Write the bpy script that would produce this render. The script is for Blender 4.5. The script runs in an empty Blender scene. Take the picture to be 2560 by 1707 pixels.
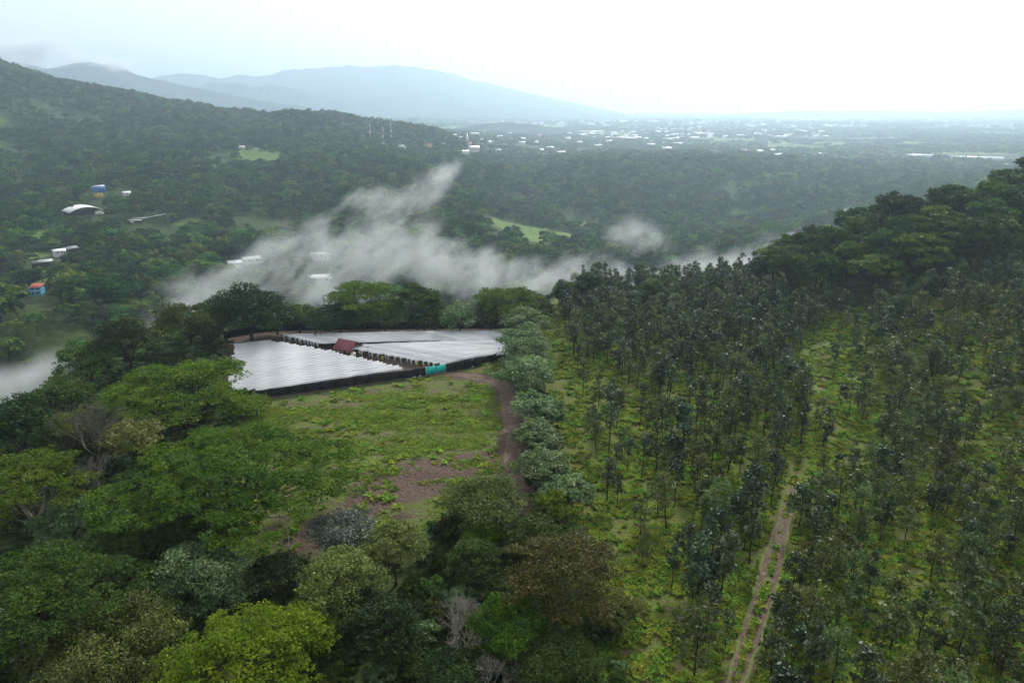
import bpy, math, random
import numpy as np

# ------------------------------------------------------------------ camera, sky, sun, exposure
sc = bpy.context.scene
COL = sc.collection
CAM_H, PITCH, FPX = 66.0, math.radians(18.8), 1707.0
cam = bpy.data.cameras.new('camera'); cam_o = bpy.data.objects.new('camera', cam); COL.objects.link(cam_o)
cam_o.location = (0, 0, CAM_H); cam_o.rotation_euler = (math.radians(90) - PITCH, 0, 0)
cam.sensor_width = 36.0; cam.lens = 24.0; cam.clip_start = 1.0; cam.clip_end = 120000.0
sc.camera = cam_o

SUN_AZ, SUN_EL = math.radians(24), math.radians(38)
world = bpy.data.worlds.new('World'); sc.world = world; world.use_nodes = True
wn, wl = world.node_tree.nodes, world.node_tree.links
wn.clear()
w_out = wn.new('ShaderNodeOutputWorld'); w_bg = wn.new('ShaderNodeBackground')
w_sky = wn.new('ShaderNodeTexSky'); w_sky.sky_type = 'NISHITA'; w_sky.sun_disc = False
w_sky.sun_elevation = SUN_EL; w_sky.sun_rotation = SUN_AZ; w_sky.air_density = 1.0; w_sky.dust_density = 3.0
w_mix = wn.new('ShaderNodeMix'); w_mix.data_type = 'RGBA'
w_mix.inputs['Factor'].default_value = 0.72                      # an even overcast deck in front of the clear sky
w_mix.inputs['B'].default_value = (11.7, 11.9, 12.1, 1)
wl.new(w_sky.outputs['Color'], w_mix.inputs['A']); wl.new(w_mix.outputs['Result'], w_bg.inputs['Color'])
w_bg.inputs['Strength'].default_value = 0.10
wl.new(w_bg.outputs['Background'], w_out.inputs['Surface'])

sun = bpy.data.lights.new('sun', 'SUN'); sun.energy = 4.3; sun.angle = math.radians(7); sun.color = (1.0, 0.965, 0.90)
sun_o = bpy.data.objects.new('sun', sun); COL.objects.link(sun_o)
sun_o.rotation_euler = (math.radians(90) - SUN_EL, 0, math.pi - SUN_AZ)
sun_o.location = (0, 0, 400)

sc.view_settings.view_transform = 'Standard'; sc.view_settings.look = 'None'
sc.view_settings.exposure = 0.26; sc.view_settings.gamma = 1.0; sc.view_settings.use_curve_mapping = False
cy = sc.cycles
sc.render.engine = 'CYCLES'
cy.max_bounces = 3; cy.diffuse_bounces = 1; cy.glossy_bounces = 1; cy.transmission_bounces = 2; cy.use_adaptive_sampling = True; cy.adaptive_threshold = 0.03
cy.volume_bounces = 1; cy.transparent_max_bounces = 6; cy.use_denoising = True
cy.caustics_reflective = False; cy.caustics_refractive = False
cy.volume_max_steps = 96

RNG = np.random.default_rng(7)
R = random.Random(11)

# ------------------------------------------------------------------ numbers: rays, noise, terrain
CT, ST = math.cos(PITCH), math.sin(PITCH)
def ray(u, v):
    a = (u - 1280) / FPX; b = (v - 853.5) / FPX
    return np.array((a, CT - b * ST, -ST - b * CT))
def W(u, v, y):                                     # the point of the place seen at (u, v), y metres ahead
    d = ray(u, v); t = y / d[1]
    return np.array((d[0] * t, y, CAM_H + d[2] * t))
def project(x, y, z):
    dz = z - CAM_H
    dep = y * CT - dz * ST; up = y * ST + dz * CT
    dep = np.maximum(dep, 0.1)
    return 1280 + FPX * x / dep, 853.5 - FPX * up / dep

def _hash(ix, iy, seed):
    h = (ix.astype(np.int64) * 374761393 + iy.astype(np.int64) * 668265263 + seed * 1442695041) & 0xffffffff
    h = ((h ^ (h >> 13)) * 1274126177) & 0xffffffff
    return ((h ^ (h >> 16)) & 0xffff) / 65535.0
def vnoise(x, y, seed=0):
    x = np.asarray(x, float); y = np.asarray(y, float)
    ix, iy = np.floor(x), np.floor(y); fx, fy = x - ix, y - iy
    fx = fx * fx * (3 - 2 * fx); fy = fy * fy * (3 - 2 * fy)
    a, b = _hash(ix, iy, seed), _hash(ix + 1, iy, seed); c, d = _hash(ix, iy + 1, seed), _hash(ix + 1, iy + 1, seed)
    return (a * (1 - fx) + b * fx) * (1 - fy) + (c * (1 - fx) + d * fx) * fy
def fbm(x, y, seed=0, octv=4):
    s = 0; a = 0.5; n = 0
    for i in range(octv):
        s = s + a * vnoise(x * 2 ** i, y * 2 ** i, seed + i); n += a; a *= 0.5
    return s / n
def sstep(a, b, x):
    t = np.clip((np.asarray(x, float) - a) / (b - a), 0, 1); return t * t * (3 - 2 * t)

CTRL = [W(*p) for p in [
    (95, 720, 500), (0, 800, 420), (0, 900, 330), (300, 800, 400), (210, 530, 750), (0, 600, 640), (400, 620, 620), (600, 680, 560),
    (800, 690, 540), (1000, 700, 520), (340, 550, 730), (600, 540, 780), (800, 530, 800), (1000, 560, 720),
    (600, 385, 1150), (300, 430, 950), (0, 470, 880), (0, 380, 1050), (150, 370, 1150), (900, 405, 1120), (1060, 440, 1000),
    (0, 172, 1650), (250, 242, 1600), (500, 279, 1600), (760, 296, 1600), (980, 330, 1600), (1100, 360, 1550), (-250, 110, 1650),
    (0, 300, 1250), (300, 325, 1330), (600, 335, 1400), (900, 350, 1430), (1060, 385, 1350), (-250, 300, 1250), (-250, 500, 850),
    (1000, 475, 880), (1120, 500, 860), (1250, 580, 740), (1180, 640, 620), (1350, 580, 800), (1600, 645, 690), (1850, 640, 650), (2000, 600, 700),
    (1220, 520, 1000), (1500, 552, 990), (1800, 545, 1000), (2200, 505, 1050), (2400, 472, 1100), (2700, 470, 1100),
    (1220, 462, 1130), (1500, 466, 1140), (1800, 466, 1150), (2100, 470, 1180), (2400, 455, 1250), (2800, 455, 1250),
    (1200, 412, 1500), (1600, 378, 2200), (2100, 374, 2400), (2500, 392, 1900), (1300, 328, 4000), (1900, 324, 4500), (2500, 328, 4000)]]
CTRL += [np.array(p, float) for p in [
    (-2300, 2300, 0), (-900, 2400, -10), (-200, 2400, -20), (10000, 22000, -30), (-10000, 22000, -30), (0, 40000, -40), (-30000, 40000, -40),
    (30000, 40000, -40), (-9000, 6000, -20), (8000, 6000, -40), (0, 9000, -25),
    (-250, 300, -95), (-50, 330, -102), (150, 345, -98), (350, 420, -92), (-350, 200, -70), (-250, 120, -48), (-220, 0, -40), (650, 550, -80),
    (900, 400, -40), (700, 150, 0), (-450, -50, -20), (0, 100, -70), (0, 200, -85), (150, 200, -60), (200, 50, -30)]]
CTRL = np.array(CTRL)
def _warp(x, y):
    r = np.hypot(x, y) + 1e-6; k = np.log1p(r / 150.0) / r
    return np.stack((x * k, y * k), -1)
_cq = _warp(CTRL[:, 0], CTRL[:, 1])
_n = len(CTRL)
def _phi(d2): return np.sqrt(d2 + 0.02)
_A = np.zeros((_n + 3, _n + 3))
_A[:_n, :_n] = _phi(((_cq[:, None] - _cq[None]) ** 2).sum(-1)); _A[:_n, _n] = 1; _A[:_n, _n + 1:] = _cq
_A[_n, :_n] = 1; _A[_n + 1:, :_n] = _cq.T
_c = np.linalg.solve(_A, np.concatenate((CTRL[:, 2], np.zeros(3))))
def valley(x, y):
    q = _warp(x, y); sh = q.shape[:-1]; q = q.reshape(-1, 2)
    out = np.empty(len(q))
    for i in range(0, len(q), 20000):
        p = q[i:i + 20000]
        out[i:i + 20000] = _phi(((p[:, None] - _cq[None]) ** 2).sum(-1)) @ _c[:_n] + _c[_n] + p @ _c[_n + 1:]
    return out.reshape(sh)
def plateau(x, y):
    h = 0.275 * np.maximum(0, x - 82) * (0.35 + 0.65 * sstep(80, 215, y))
    h = h + 0.06 * np.maximum(0, x - 30) * sstep(190, 255, y) * sstep(30, 70, x)
    h = h + 0.5 * (fbm(x / 28, y / 28, 3, 3) - 0.5) * (1 - 0.8 * sstep(-95, -85, x) * (1 - sstep(2, 8, x)) * sstep(140, 160, y))
    return h
def T(x, y):
    x = np.asarray(x, float); y = np.asarray(y, float)
    r = np.hypot(x, y)
    v = valley(x, y)
    amp = sstep(300, 800, r) * (1 - 0.75 * sstep(1700, 3500, r)) * (1 - 0.7 * sstep(-250, 50, x) * sstep(950, 1150, y))
    rid = 1 - np.abs(2 * fbm(x / 210 + 0.3 * y / 210, y / 300, 21, 4) - 1)
    v = v + amp * 26 * (rid - 0.75) + sstep(260, 420, r) * 7 * (fbm(x / 55, y / 55, 5, 3) - 0.5)
    v = v + sstep(2500, 6000, r) * 40 * (fbm(x / 1500, y / 1500, 9, 3) - 0.5)
    p = plateau(x, y)
    back = 213 + 47 * sstep(-2, 22, x) - 20 * sstep(110, 220, x)
    e = np.minimum(x + 101 + 6 * fbm(y / 30, x * 0, 8, 2), back - y)
    e = np.minimum(e, 340 - x)
    p = p - 0.62 * np.maximum(0, -e) + 0.62 * 6 * np.exp(-np.abs(e) / 6) * -0.5
    k = 8.0
    m = np.maximum(p, v)
    return m + k * np.log(np.exp((p - m) / k) + np.exp((v - m) / k)) - k * 0.0 * m
def hit(u, v, t0=40.0, t1=30000.0):                 # where the line of sight at (u, v) meets the ground
    d = ray(u, v)
    t = np.geomspace(t0, t1, 420)
    zz = CAM_H + d[2] * t - T(d[0] * t, d[1] * t)
    i = np.argmax(zz < 0)
    if not (zz < 0).any(): i = len(t) - 1
    a, b = t[max(i - 1, 0)], t[i]
    tt = np.linspace(a, b, 40); zz = CAM_H + d[2] * tt - T(d[0] * tt, d[1] * tt)
    j = np.argmax(zz < 0); tt = tt[j] if (zz < 0).any() else b
    x, y = d[0] * tt, d[1] * tt
    return float(x), float(y), float(T(x, y))
def tz(x, y): return float(T(np.array([x]), np.array([y]))[0])

# ------------------------------------------------------------------ mesh and object helpers
def mesh_np(name, V, faces, mats=(), mat_idx=None, tint=None, smooth=False):
    """faces: list of int arrays (n,3) or (n,4)"""
    me = bpy.data.meshes.new(name)
    V = np.asarray(V, np.float32)
    me.vertices.add(len(V)); me.vertices.foreach_set('co', V.ravel())
    faces = [np.asarray(f, np.int32) for f in faces if len(f)]
    loops = np.concatenate([f.ravel() for f in faces]); tot = np.concatenate([np.full(len(f), f.shape[1], np.int32) for f in faces])
    start = np.concatenate(([0], np.cumsum(tot)[:-1])).astype(np.int32)
    me.loops.add(len(loops)); me.loops.foreach_set('vertex_index', loops)
    me.polygons.add(len(tot)); me.polygons.foreach_set('loop_start', start)
    me.polygons.foreach_set('loop_total', tot)
    if mat_idx is not None: me.polygons.foreach_set('material_index', np.asarray(mat_idx, np.int32))
    if smooth: me.polygons.foreach_set('use_smooth', np.ones(len(tot), bool))
    for m in mats: me.materials.append(m)
    if tint is not None:
        a = me.attributes.new('tint', 'FLOAT', 'FACE'); a.data.foreach_set('value', np.asarray(tint, np.float32))
    me.update(calc_edges=True)
    return me
class MB:
    def __init__(s): s.V = []; s.Q = []; s.Tr = []; s.n = 0
    def add(s, V, Q=(), Tr=()):
        V = np.asarray(V, float); s.V.append(V)
        if len(Q): s.Q.append(np.asarray(Q, int) + s.n)
        if len(Tr): s.Tr.append(np.asarray(Tr, int) + s.n)
        s.n += len(V); return s
    def box(s, c, d, rz=0.0, M=None):
        x, y, z = [q / 2 for q in d]
        V = np.array([(sx * x, sy * y, sz * z) for sz in (-1, 1) for sy in (-1, 1) for sx in (-1, 1)])
        if M is not None: V = V @ np.asarray(M).T
        if rz: V = V @ rotz(rz).T
        return s.add(V + np.asarray(c), [(0, 2, 3, 1), (4, 5, 7, 6), (0, 1, 5, 4), (2, 6, 7, 3), (0, 4, 6, 2), (1, 3, 7, 5)])
    def tube(s, pts, rad, n=6):
        V, Q = tube(np.asarray(pts, float), np.asarray(rad, float), n); return s.add(V, Q)
    def mesh(s, name, mat, smooth=False):
        return mesh_np(name, np.concatenate(s.V), [np.concatenate(s.Q) if s.Q else [], np.concatenate(s.Tr) if s.Tr else []], [mat], smooth=smooth)
def rotz(a): c, s_ = math.cos(a), math.sin(a); return np.array([(c, -s_, 0), (s_, c, 0), (0, 0, 1)])
def tube(P, rad, n=6):
    k = len(P); d = np.gradient(P, axis=0); d /= np.linalg.norm(d, axis=1)[:, None] + 1e-9
    ref = np.where(np.abs(d[:, 2:3]) > 0.9, np.array([[1.0, 0, 0]]), np.array([[0, 0, 1.0]]))
    a = np.cross(d, ref); a /= np.linalg.norm(a, axis=1)[:, None] + 1e-9; b = np.cross(d, a)
    th = np.linspace(0, 2 * math.pi, n, endpoint=False)
    V = P[:, None] + rad[:, None, None] * (a[:, None] * np.cos(th)[None, :, None] + b[:, None] * np.sin(th)[None, :, None])
    i = np.arange(k - 1)[:, None] * n; j = np.arange(n)[None]; j2 = (j + 1) % n
    Q = np.stack((i + j, i + j2, i + n + j2, i + n + j), -1).reshape(-1, 4)
    return V.reshape(-1, 3), Q
def link(o, parent=None):
    COL.objects.link(o)
    if parent is not None: o.parent = parent
    return o
def obj(name, me, parent=None, loc=None, rz=0.0, scale=None):
    o = bpy.data.objects.new(name, me); link(o, parent)
    if loc is not None: o.location = loc
    if rz: o.rotation_euler = (0, 0, rz)
    if scale is not None: o.scale = scale if hasattr(scale, '__len__') else (scale,) * 3
    return o
def tag(o, label=None, cat=None, group=None, kind=None):
    if label: o['label'] = label
    if cat: o['category'] = cat
    if group: o['group'] = group
    if kind: o['kind'] = kind
    return o
def thing(name, label, cat, loc=(0, 0, 0), rz=0.0, group=None, scale=None):
    o = obj(name, None, None, loc, rz, scale); o.empty_display_size = 0.5
    return tag(o, label, cat, group)

# ------------------------------------------------------------------ materials
def new_mat(name):
    m = bpy.data.materials.new(name); m.use_nodes = True
    n = m.node_tree.nodes; n.clear(); out = n.new('ShaderNodeOutputMaterial')
    return m, n, m.node_tree.links, out
def ramp(n, stops, interp='LINEAR'):
    r = n.new('ShaderNodeValToRGB'); cr = r.color_ramp; cr.interpolation = interp
    while len(cr.elements) < len(stops): cr.elements.new(0.5)
    for e, (p, c) in zip(cr.elements, stops): e.position = p; e.color = (*c, 1) if len(c) == 3 else c
    return r
def leaf_mat(name, dark, mid, light, gloss=0.3, rough=0.5, transl=0.22, var=0.12, k=0.80):
    dark, mid, light = [tuple(c * k for c in q) for q in (dark, mid, light)]
    m, n, l, out = new_mat(name)
    at = n.new('ShaderNodeAttribute'); at.attribute_name = 'tint'
    r = ramp(n, [(0.05, dark), (0.5, mid), (0.95, light)]); l.new(at.outputs['Fac'], r.inputs['Fac'])
    oi = n.new('ShaderNodeObjectInfo')
    hs = n.new('ShaderNodeHueSaturation')
    mh = n.new('ShaderNodeMapRange'); mh.inputs['To Min'].default_value = 0.5 - var * 0.22; mh.inputs['To Max'].default_value = 0.5 + var * 0.22
    mv = n.new('ShaderNodeMath'); mv.operation = 'MULTIPLY'; mv.inputs[1].default_value = 7.31
    fr = n.new('ShaderNodeMath'); fr.operation = 'FRACT'
    mm = n.new('ShaderNodeMapRange'); mm.inputs['To Min'].default_value = 1 - var * 2.2; mm.inputs['To Max'].default_value = 1 + var * 2.2
    l.new(oi.outputs['Random'], mh.inputs['Value']); l.new(oi.outputs['Random'], mv.inputs[0]); l.new(mv.outputs[0], fr.inputs[0]); l.new(fr.outputs[0], mm.inputs['Value'])
    l.new(mh.outputs[0], hs.inputs['Hue']); l.new(mm.outputs[0], hs.inputs['Value']); l.new(r.outputs['Color'], hs.inputs['Color'])
    b = n.new('ShaderNodeBsdfPrincipled'); b.inputs['Roughness'].default_value = rough; b.inputs['Specular IOR Level'].default_value = gloss
    l.new(hs.outputs['Color'], b.inputs['Base Color'])
    tr = n.new('ShaderNodeBsdfTranslucent')
    tc = n.new('ShaderNodeMix'); tc.data_type = 'RGBA'; tc.blend_type = 'MULTIPLY'; tc.inputs['Factor'].default_value = 1; tc.inputs['B'].default_value = (1.5, 1.7, 0.6, 1)
    l.new(hs.outputs['Color'], tc.inputs['A']); l.new(tc.outputs['Result'], tr.inputs['Color'])
    mx = n.new('ShaderNodeMixShader'); mx.inputs['Fac'].default_value = transl
    l.new(b.outputs['BSDF'], mx.inputs[1]); l.new(tr.outputs['BSDF'], mx.inputs[2]); l.new(mx.outputs['Shader'], out.inputs['Surface'])
    return m
def plain_mat(name, col, rough=0.7, spec=0.3, metal=0.0, noise=0.15, scale=3.0, bump=0.0):
    m, n, l, out = new_mat(name)
    b = n.new('ShaderNodeBsdfPrincipled'); b.inputs['Roughness'].default_value = rough; b.inputs['Specular IOR Level'].default_value = spec; b.inputs['Metallic'].default_value = metal
    tc = n.new('ShaderNodeTexCoord'); nz = n.new('ShaderNodeTexNoise'); nz.inputs['Scale'].default_value = scale; nz.inputs['Detail'].default_value = 6
    l.new(tc.outputs['Object'], nz.inputs['Vector'])
    r = ramp(n, [(0.25, tuple(max(0, c * (1 - noise * 2)) for c in col)), (0.75, tuple(min(0.9, c * (1 + noise)) for c in col))])
    l.new(nz.outputs['Fac'], r.inputs['Fac']); l.new(r.outputs['Color'], b.inputs['Base Color'])
    if bump:
        bp = n.new('ShaderNodeBump'); bp.inputs['Strength'].default_value = bump; l.new(nz.outputs['Fac'], bp.inputs['Height']); l.new(bp.outputs['Normal'], b.inputs['Normal'])
    l.new(b.outputs['BSDF'], out.inputs['Surface'])
    return m
M = {}
M['fern'] = leaf_mat('fern_leaf', (0.018, 0.042, 0.006), (0.060, 0.110, 0.010), (0.140, 0.180, 0.014), 0.08, 0.6, 0.30, 0.10, 0.88)
M['fern_bright'] = leaf_mat('bright_fern_leaf', (0.040, 0.085, 0.006), (0.105, 0.185, 0.010), (0.210, 0.270, 0.012), 0.08, 0.6, 0.34, 0.06, 0.85)
M['fern_dark'] = leaf_mat('dark_fern_leaf', (0.016, 0.038, 0.010), (0.042, 0.085, 0.014), (0.085, 0.130, 0.018), 0.08, 0.6, 0.28, 0.10, 0.82)
M['dark'] = leaf_mat('dark_leaf', (0.010, 0.024, 0.009), (0.026, 0.050, 0.014), (0.058, 0.090, 0.022), 0.08, 0.55, 0.16, 0.12, 0.78)
M['mid'] = leaf_mat('mid_leaf', (0.018, 0.040, 0.010), (0.048, 0.085, 0.018), (0.105, 0.145, 0.032), 0.08, 0.55, 0.22, 0.14, 0.85)
M['olive'] = leaf_mat('olive_leaf', (0.024, 0.038, 0.010), (0.075, 0.100, 0.022), (0.190, 0.205, 0.055), 0.12, 0.5, 0.24, 0.10, 0.95)
M['grey'] = leaf_mat('grey_green_leaf', (0.022, 0.050, 0.018), (0.070, 0.120, 0.045), (0.170, 0.215, 0.110), 0.16, 0.5, 0.24, 0.08, 1.25)
M['silver'] = leaf_mat('silver_leaf', (0.022, 0.034, 0.022), (0.060, 0.078, 0.058), (0.270, 0.290, 0.260), 0.35, 0.4, 0.10, 0.05, 1.15)
M['rust'] = leaf_mat('rusty_olive_leaf', (0.020, 0.024, 0.006), (0.055, 0.056, 0.008), (0.110, 0.100, 0.012), 0.2, 0.6, 0.22, 0.08)
M['yellow'] = leaf_mat('yellow_green_leaf', (0.050, 0.070, 0.012), (0.130, 0.150, 0.028), (0.230, 0.230, 0.060), 0.25, 0.5, 0.25, 0.08)
M['crop'] = leaf_mat('plantation_leaf', (0.014, 0.030, 0.014), (0.042, 0.072, 0.032), (0.130, 0.165, 0.100), 0.16, 0.45, 0.18, 0.18, 0.66)
M['crop2'] = leaf_mat('plantation_olive_leaf', (0.022, 0.036, 0.012), (0.066, 0.092, 0.030), (0.150, 0.175, 0.075), 0.14, 0.45, 0.22, 0.18, 0.80)
M['far'] = leaf_mat('hillside_leaf', (0.022, 0.050, 0.014), (0.058, 0.105, 0.022), (0.130, 0.180, 0.036), 0.04, 0.6, 0.22, 0.26, 1.0)
M['far2'] = leaf_mat('hillside_dark_leaf', (0.014, 0.032, 0.012), (0.036, 0.068, 0.022), (0.078, 0.118, 0.034), 0.04, 0.6, 0.18, 0.22, 0.95)
M['grass'] = leaf_mat('grass_blade', (0.070, 0.120, 0.014), (0.130, 0.200, 0.020), (0.230, 0.260, 0.050), 0.05, 0.6, 0.40, 0.18, 1.0)
M['tuft'] = leaf_mat('tuft_blade', (0.060, 0.105, 0.012), (0.120, 0.180, 0.018), (0.240, 0.250, 0.060), 0.05, 0.6, 0.42, 0.25, 1.25)
M['bark'] = plain_mat('bark', (0.055, 0.045, 0.035), 0.9, 0.1, noise=0.3, scale=4)
M['bark_dark'] = plain_mat('dark_bark', (0.030, 0.026, 0.021), 0.9, 0.1, noise=0.3, scale=4)
M['bark_pale'] = plain_mat('pale_bark', (0.20, 0.18, 0.15), 0.85, 0.1, noise=0.25, scale=3)
M['bark_grey'] = plain_mat('grey_twig', (0.115, 0.100, 0.088), 0.9, 0.1, noise=0.25, scale=3)
M['white_steel'] = plain_mat('white_steel', (0.70, 0.71, 0.70), 0.5, 0.4)
M['grey_steel'] = plain_mat('grey_steel', (0.30, 0.31, 0.32), 0.5, 0.4)
M['red_steel'] = plain_mat('red_mast_steel', (0.42, 0.16, 0.13), 0.6, 0.3)
M['white_roof'] = plain_mat('white_sheet_roof', (0.72, 0.73, 0.72), 0.45, 0.4, noise=0.08, scale=0.6)
M['red_roof'] = plain_mat('maroon_sheet_roof', (0.17, 0.034, 0.045), 0.5, 0.4, noise=0.10, scale=0.8)
M['tile_roof'] = plain_mat('rust_red_roof', (0.38, 0.10, 0.07), 0.7, 0.2, noise=0.2, scale=0.7)
M['grey_roof'] = plain_mat('weathered_zinc_roof', (0.33, 0.35, 0.36), 0.5, 0.4, noise=0.2, scale=0.7)
M['wall_white'] = plain_mat('white_wall', (0.62, 0.60, 0.55), 0.85, 0.2, noise=0.12, scale=0.5)
M['wall_blue'] = plain_mat('sky_blue_wall', (0.12, 0.36, 0.55), 0.85, 0.2, noise=0.12, scale=0.5)
M['wall_deep'] = plain_mat('deep_blue_wall', (0.05, 0.16, 0.45), 0.85, 0.2, noise=0.12, scale=0.5)
M['wall_yellow'] = plain_mat('yellow_wall', (0.50, 0.38, 0.10), 0.85, 0.2, noise=0.12, scale=0.5)
M['wall_brown'] = plain_mat('brown_board', (0.075, 0.05, 0.042), 0.9, 0.1, noise=0.35, scale=0.6)
M['dark_open'] = plain_mat('window_opening', (0.02, 0.022, 0.025), 0.4, 0.4)
M['net'] = plain_mat('black_shade_net', (0.009, 0.009, 0.011), 0.75, 0.15, noise=0.35, scale=0.8, bump=0.3)
M['teal'] = plain_mat('teal_net', (0.004, 0.47, 0.39), 0.6, 0.2, noise=0.04, scale=1.0)
M['yellow_plastic'] = plain_mat('yellow_plastic', (0.60, 0.48, 0.03), 0.4, 0.4)
M['tank'] = plain_mat('cream_tank', (0.62, 0.58, 0.45), 0.45, 0.4)
M['wood'] = plain_mat('weathered_wood', (0.16, 0.13, 0.10), 0.9, 0.1, noise=0.3, scale=3)
M['rock'] = plain_mat('pale_rock', (0.36, 0.35, 0.33), 0.9, 0.1, noise=0.3, scale=1.5, bump=0.4)
def plastic_mat():
    m, n, l, out = new_mat('greenhouse_film')
    tc = n.new('ShaderNodeTexCoord'); mp = n.new('ShaderNodeMapping'); mp.inputs['Scale'].default_value = (0.10, 0.9, 1)
    l.new(tc.outputs['Object'], mp.inputs['Vector'])
    nz = n.new('ShaderNodeTexNoise'); nz.inputs['Scale'].default_value = 1.6; nz.inputs['Detail'].default_value = 5; l.new(mp.outputs[0], nz.inputs['Vector'])
    nz2 = n.new('ShaderNodeTexNoise'); nz2.inputs['Scale'].default_value = 0.10; nz2.inputs['Detail'].default_value = 3; l.new(tc.outputs['Object'], nz2.inputs['Vector'])
    r = ramp(n, [(0.30, (0.40, 0.42, 0.43)), (0.50, (0.64, 0.65, 0.655)), (0.68, (0.80, 0.80, 0.80))])
    ad = n.new('ShaderNodeMath'); ad.operation = 'ADD'; hv = n.new('ShaderNodeMath'); hv.operation = 'MULTIPLY_ADD'; hv.inputs[1].default_value = 0.7; hv.inputs[2].default_value = -0.35
    l.new(nz2.outputs['Fac'], hv.inputs[0]); l.new(nz.outputs['Fac'], ad.inputs[0]); l.new(hv.outputs[0], ad.inputs[1]); l.new(ad.outputs[0], r.inputs['Fac'])
    b = n.new('ShaderNodeBsdfPrincipled'); b.inputs['Roughness'].default_value = 0.28; b.inputs['Specular IOR Level'].default_value = 0.6
    l.new(r.outputs['Color'], b.inputs['Base Color'])
    bp = n.new('ShaderNodeBump'); bp.inputs['Strength'].default_value = 0.5; bp.inputs['Distance'].default_value = 0.15; l.new(nz.outputs['Fac'], bp.inputs['Height']); l.new(bp.outputs['Normal'], b.inputs['Normal'])
    t = n.new('ShaderNodeBsdfTranslucent'); t.inputs['Color'].default_value = (0.6, 0.6, 0.6, 1)
    mx = n.new('ShaderNodeMixShader'); mx.inputs['Fac'].default_value = 0.25
    l.new(b.outputs[0], mx.inputs[1]); l.new(t.outputs[0], mx.inputs[2]); l.new(mx.outputs[0], out.inputs['Surface'])
    return m
M['film'] = plastic_mat()

# ------------------------------------------------------------------ ground: one sheet to the horizon
def path_world(pts, z=0.0):
    out = []
    for u, v in pts:
        d = ray(u, v); t = (z - CAM_H) / d[2]
        for _ in range(6):
            t = (tz(d[0] * t, d[1] * t) - CAM_H) / d[2]
        out.append((d[0] * t, d[1] * t))
    return np.array(out)
def dense(P, step=1.5):
    P = np.asarray(P, float); out = []
    k = len(P)
    for i in range(k - 1):                          # Catmull-Rom
        p0, p1, p2, p3 = P[max(i - 1, 0)], P[i], P[i + 1], P[min(i + 2, k - 1)]
        n = max(2, int(np.hypot(*(p2 - p1)[:2]) / step))
        for t in np.linspace(0, 1, n, endpoint=False):
            out.append(0.5 * (2 * p1 + (p2 - p0) * t + (2 * p0 - 5 * p1 + 4 * p2 - p3) * t * t + (3 * p1 - p0 - 3 * p2 + p3) * t ** 3))
    out.append(P[-1]); return np.array(out)
def dist_path(x, y, P):
    d = np.full(np.shape(x), 1e9)
    for a, b in zip(P[:-1], P[1:]):
        ab = b - a; t = np.clip(((x - a[0]) * ab[0] + (y - a[1]) * ab[1]) / (ab @ ab + 1e-9), 0, 1)
        d = np.minimum(d, np.hypot(x - a[0] - t * ab[0], y - a[1] - t * ab[1]))
    return d
def inside(x, y, poly):
    c = np.zeros(np.shape(x), bool); n = len(poly)
    for i in range(n):
        x1, y1 = poly[i]; x2, y2 = poly[(i + 1) % n]
        cond = ((y1 > y) != (y2 > y)) & (x < (x2 - x1) * (y - y1) / (y2 - y1 + 1e-12) + x1)
        c ^= cond
    return c
TRACK_FIELD = path_world([(1095, 930), (1150, 938), (1215, 946), (1255, 965), (1274, 1010), (1280, 1080), (1284, 1150), (1290, 1210), (1300, 1300)])
TRACK_PLANT = path_world([(1790, 1860), (1835, 1720), (1905, 1500), (1955, 1320), (1985, 1200), (2020, 1080), (2052, 980), (2060, 925), (2057, 895), (2052, 850)])
FIELD = path_world([(650, 1010), (1066, 945), (1255, 905), (1275, 1000), (1290, 1230), (1100, 1300), (900, 1400), (640, 1400), (560, 1100)])
GREEN = path_world([(540, 1000), (640, 1003), (1066, 938), (1265, 890), (1310, 850), (1275, 818), (700, 824), (570, 838)])
PLANT = np.array([(9, 40), (9, 215), (20, 262), (95, 262), (105, 205), (210, 185), (210, 40)])
DRY = path_world([(1930, 742), (1965, 736), (2010, 732)])
STRIP = path_world([(2062, 960), (2068, 900), (2075, 850), (2120, 812)])
MEADOW = [  # u, v, half-width px, half-height px : open fields seen on the slopes
    (650, 385, 75, 14), (0, 300, 55, 12), (0, 358, 28, 9), (520, 412, 45, 7), (1350, 578, 95, 24), (1440, 560, 60, 12), (1840, 538, 50, 9), (1620, 610, 60, 14), (1470, 645, 50, 8),
    (1170, 323, 70, 8), (1360, 315, 40, 7), (1980, 368, 70, 8), (2110, 360, 70, 5), (1540, 335, 90, 4), (2330, 360, 60, 6), (90, 640, 45, 14), (120, 590, 70, 12),
    (290, 555, 60, 8), (470, 560, 30, 16), (110, 690, 40, 16), (1400, 300, 50, 5), (1800, 350, 60, 5), (2480, 335, 60, 6), (420, 600, 25, 14), (1620, 430, 40, 5), (1960, 440, 50, 6), (190, 372, 40, 5)]
MEADOW_W = []
for u, v, a, b in MEADOW:
    c = np.array(hit(u, v)); r_ = np.array(hit(u + a, v)); f = np.array(hit(u, v - b)); g = np.array(hit(u, v + b))
    rx = min(np.hypot(*(r_ - c)[:2]), a * c[1] / FPX * 1.3); ry = max(6.0, min(np.hypot(*(f - g)[:2]) / 2, 6 * rx))
    MEADOW_W.append((c[0], c[1], rx, ry))
def meadow_mask(x, y):
    m = np.zeros(np.shape(x))
    for cx, cy_, rx, ry in MEADOW_W:
        q = np.sqrt(((x - cx) / rx) ** 2 + ((y - cy_) / ry) ** 2) + 0.5 * (fbm(x / (rx * 0.5), y / (ry * 0.5), 31, 3) - 0.5)
        m = np.maximum(m, 1 - sstep(0.85, 1.05, q))
    return m
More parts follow.
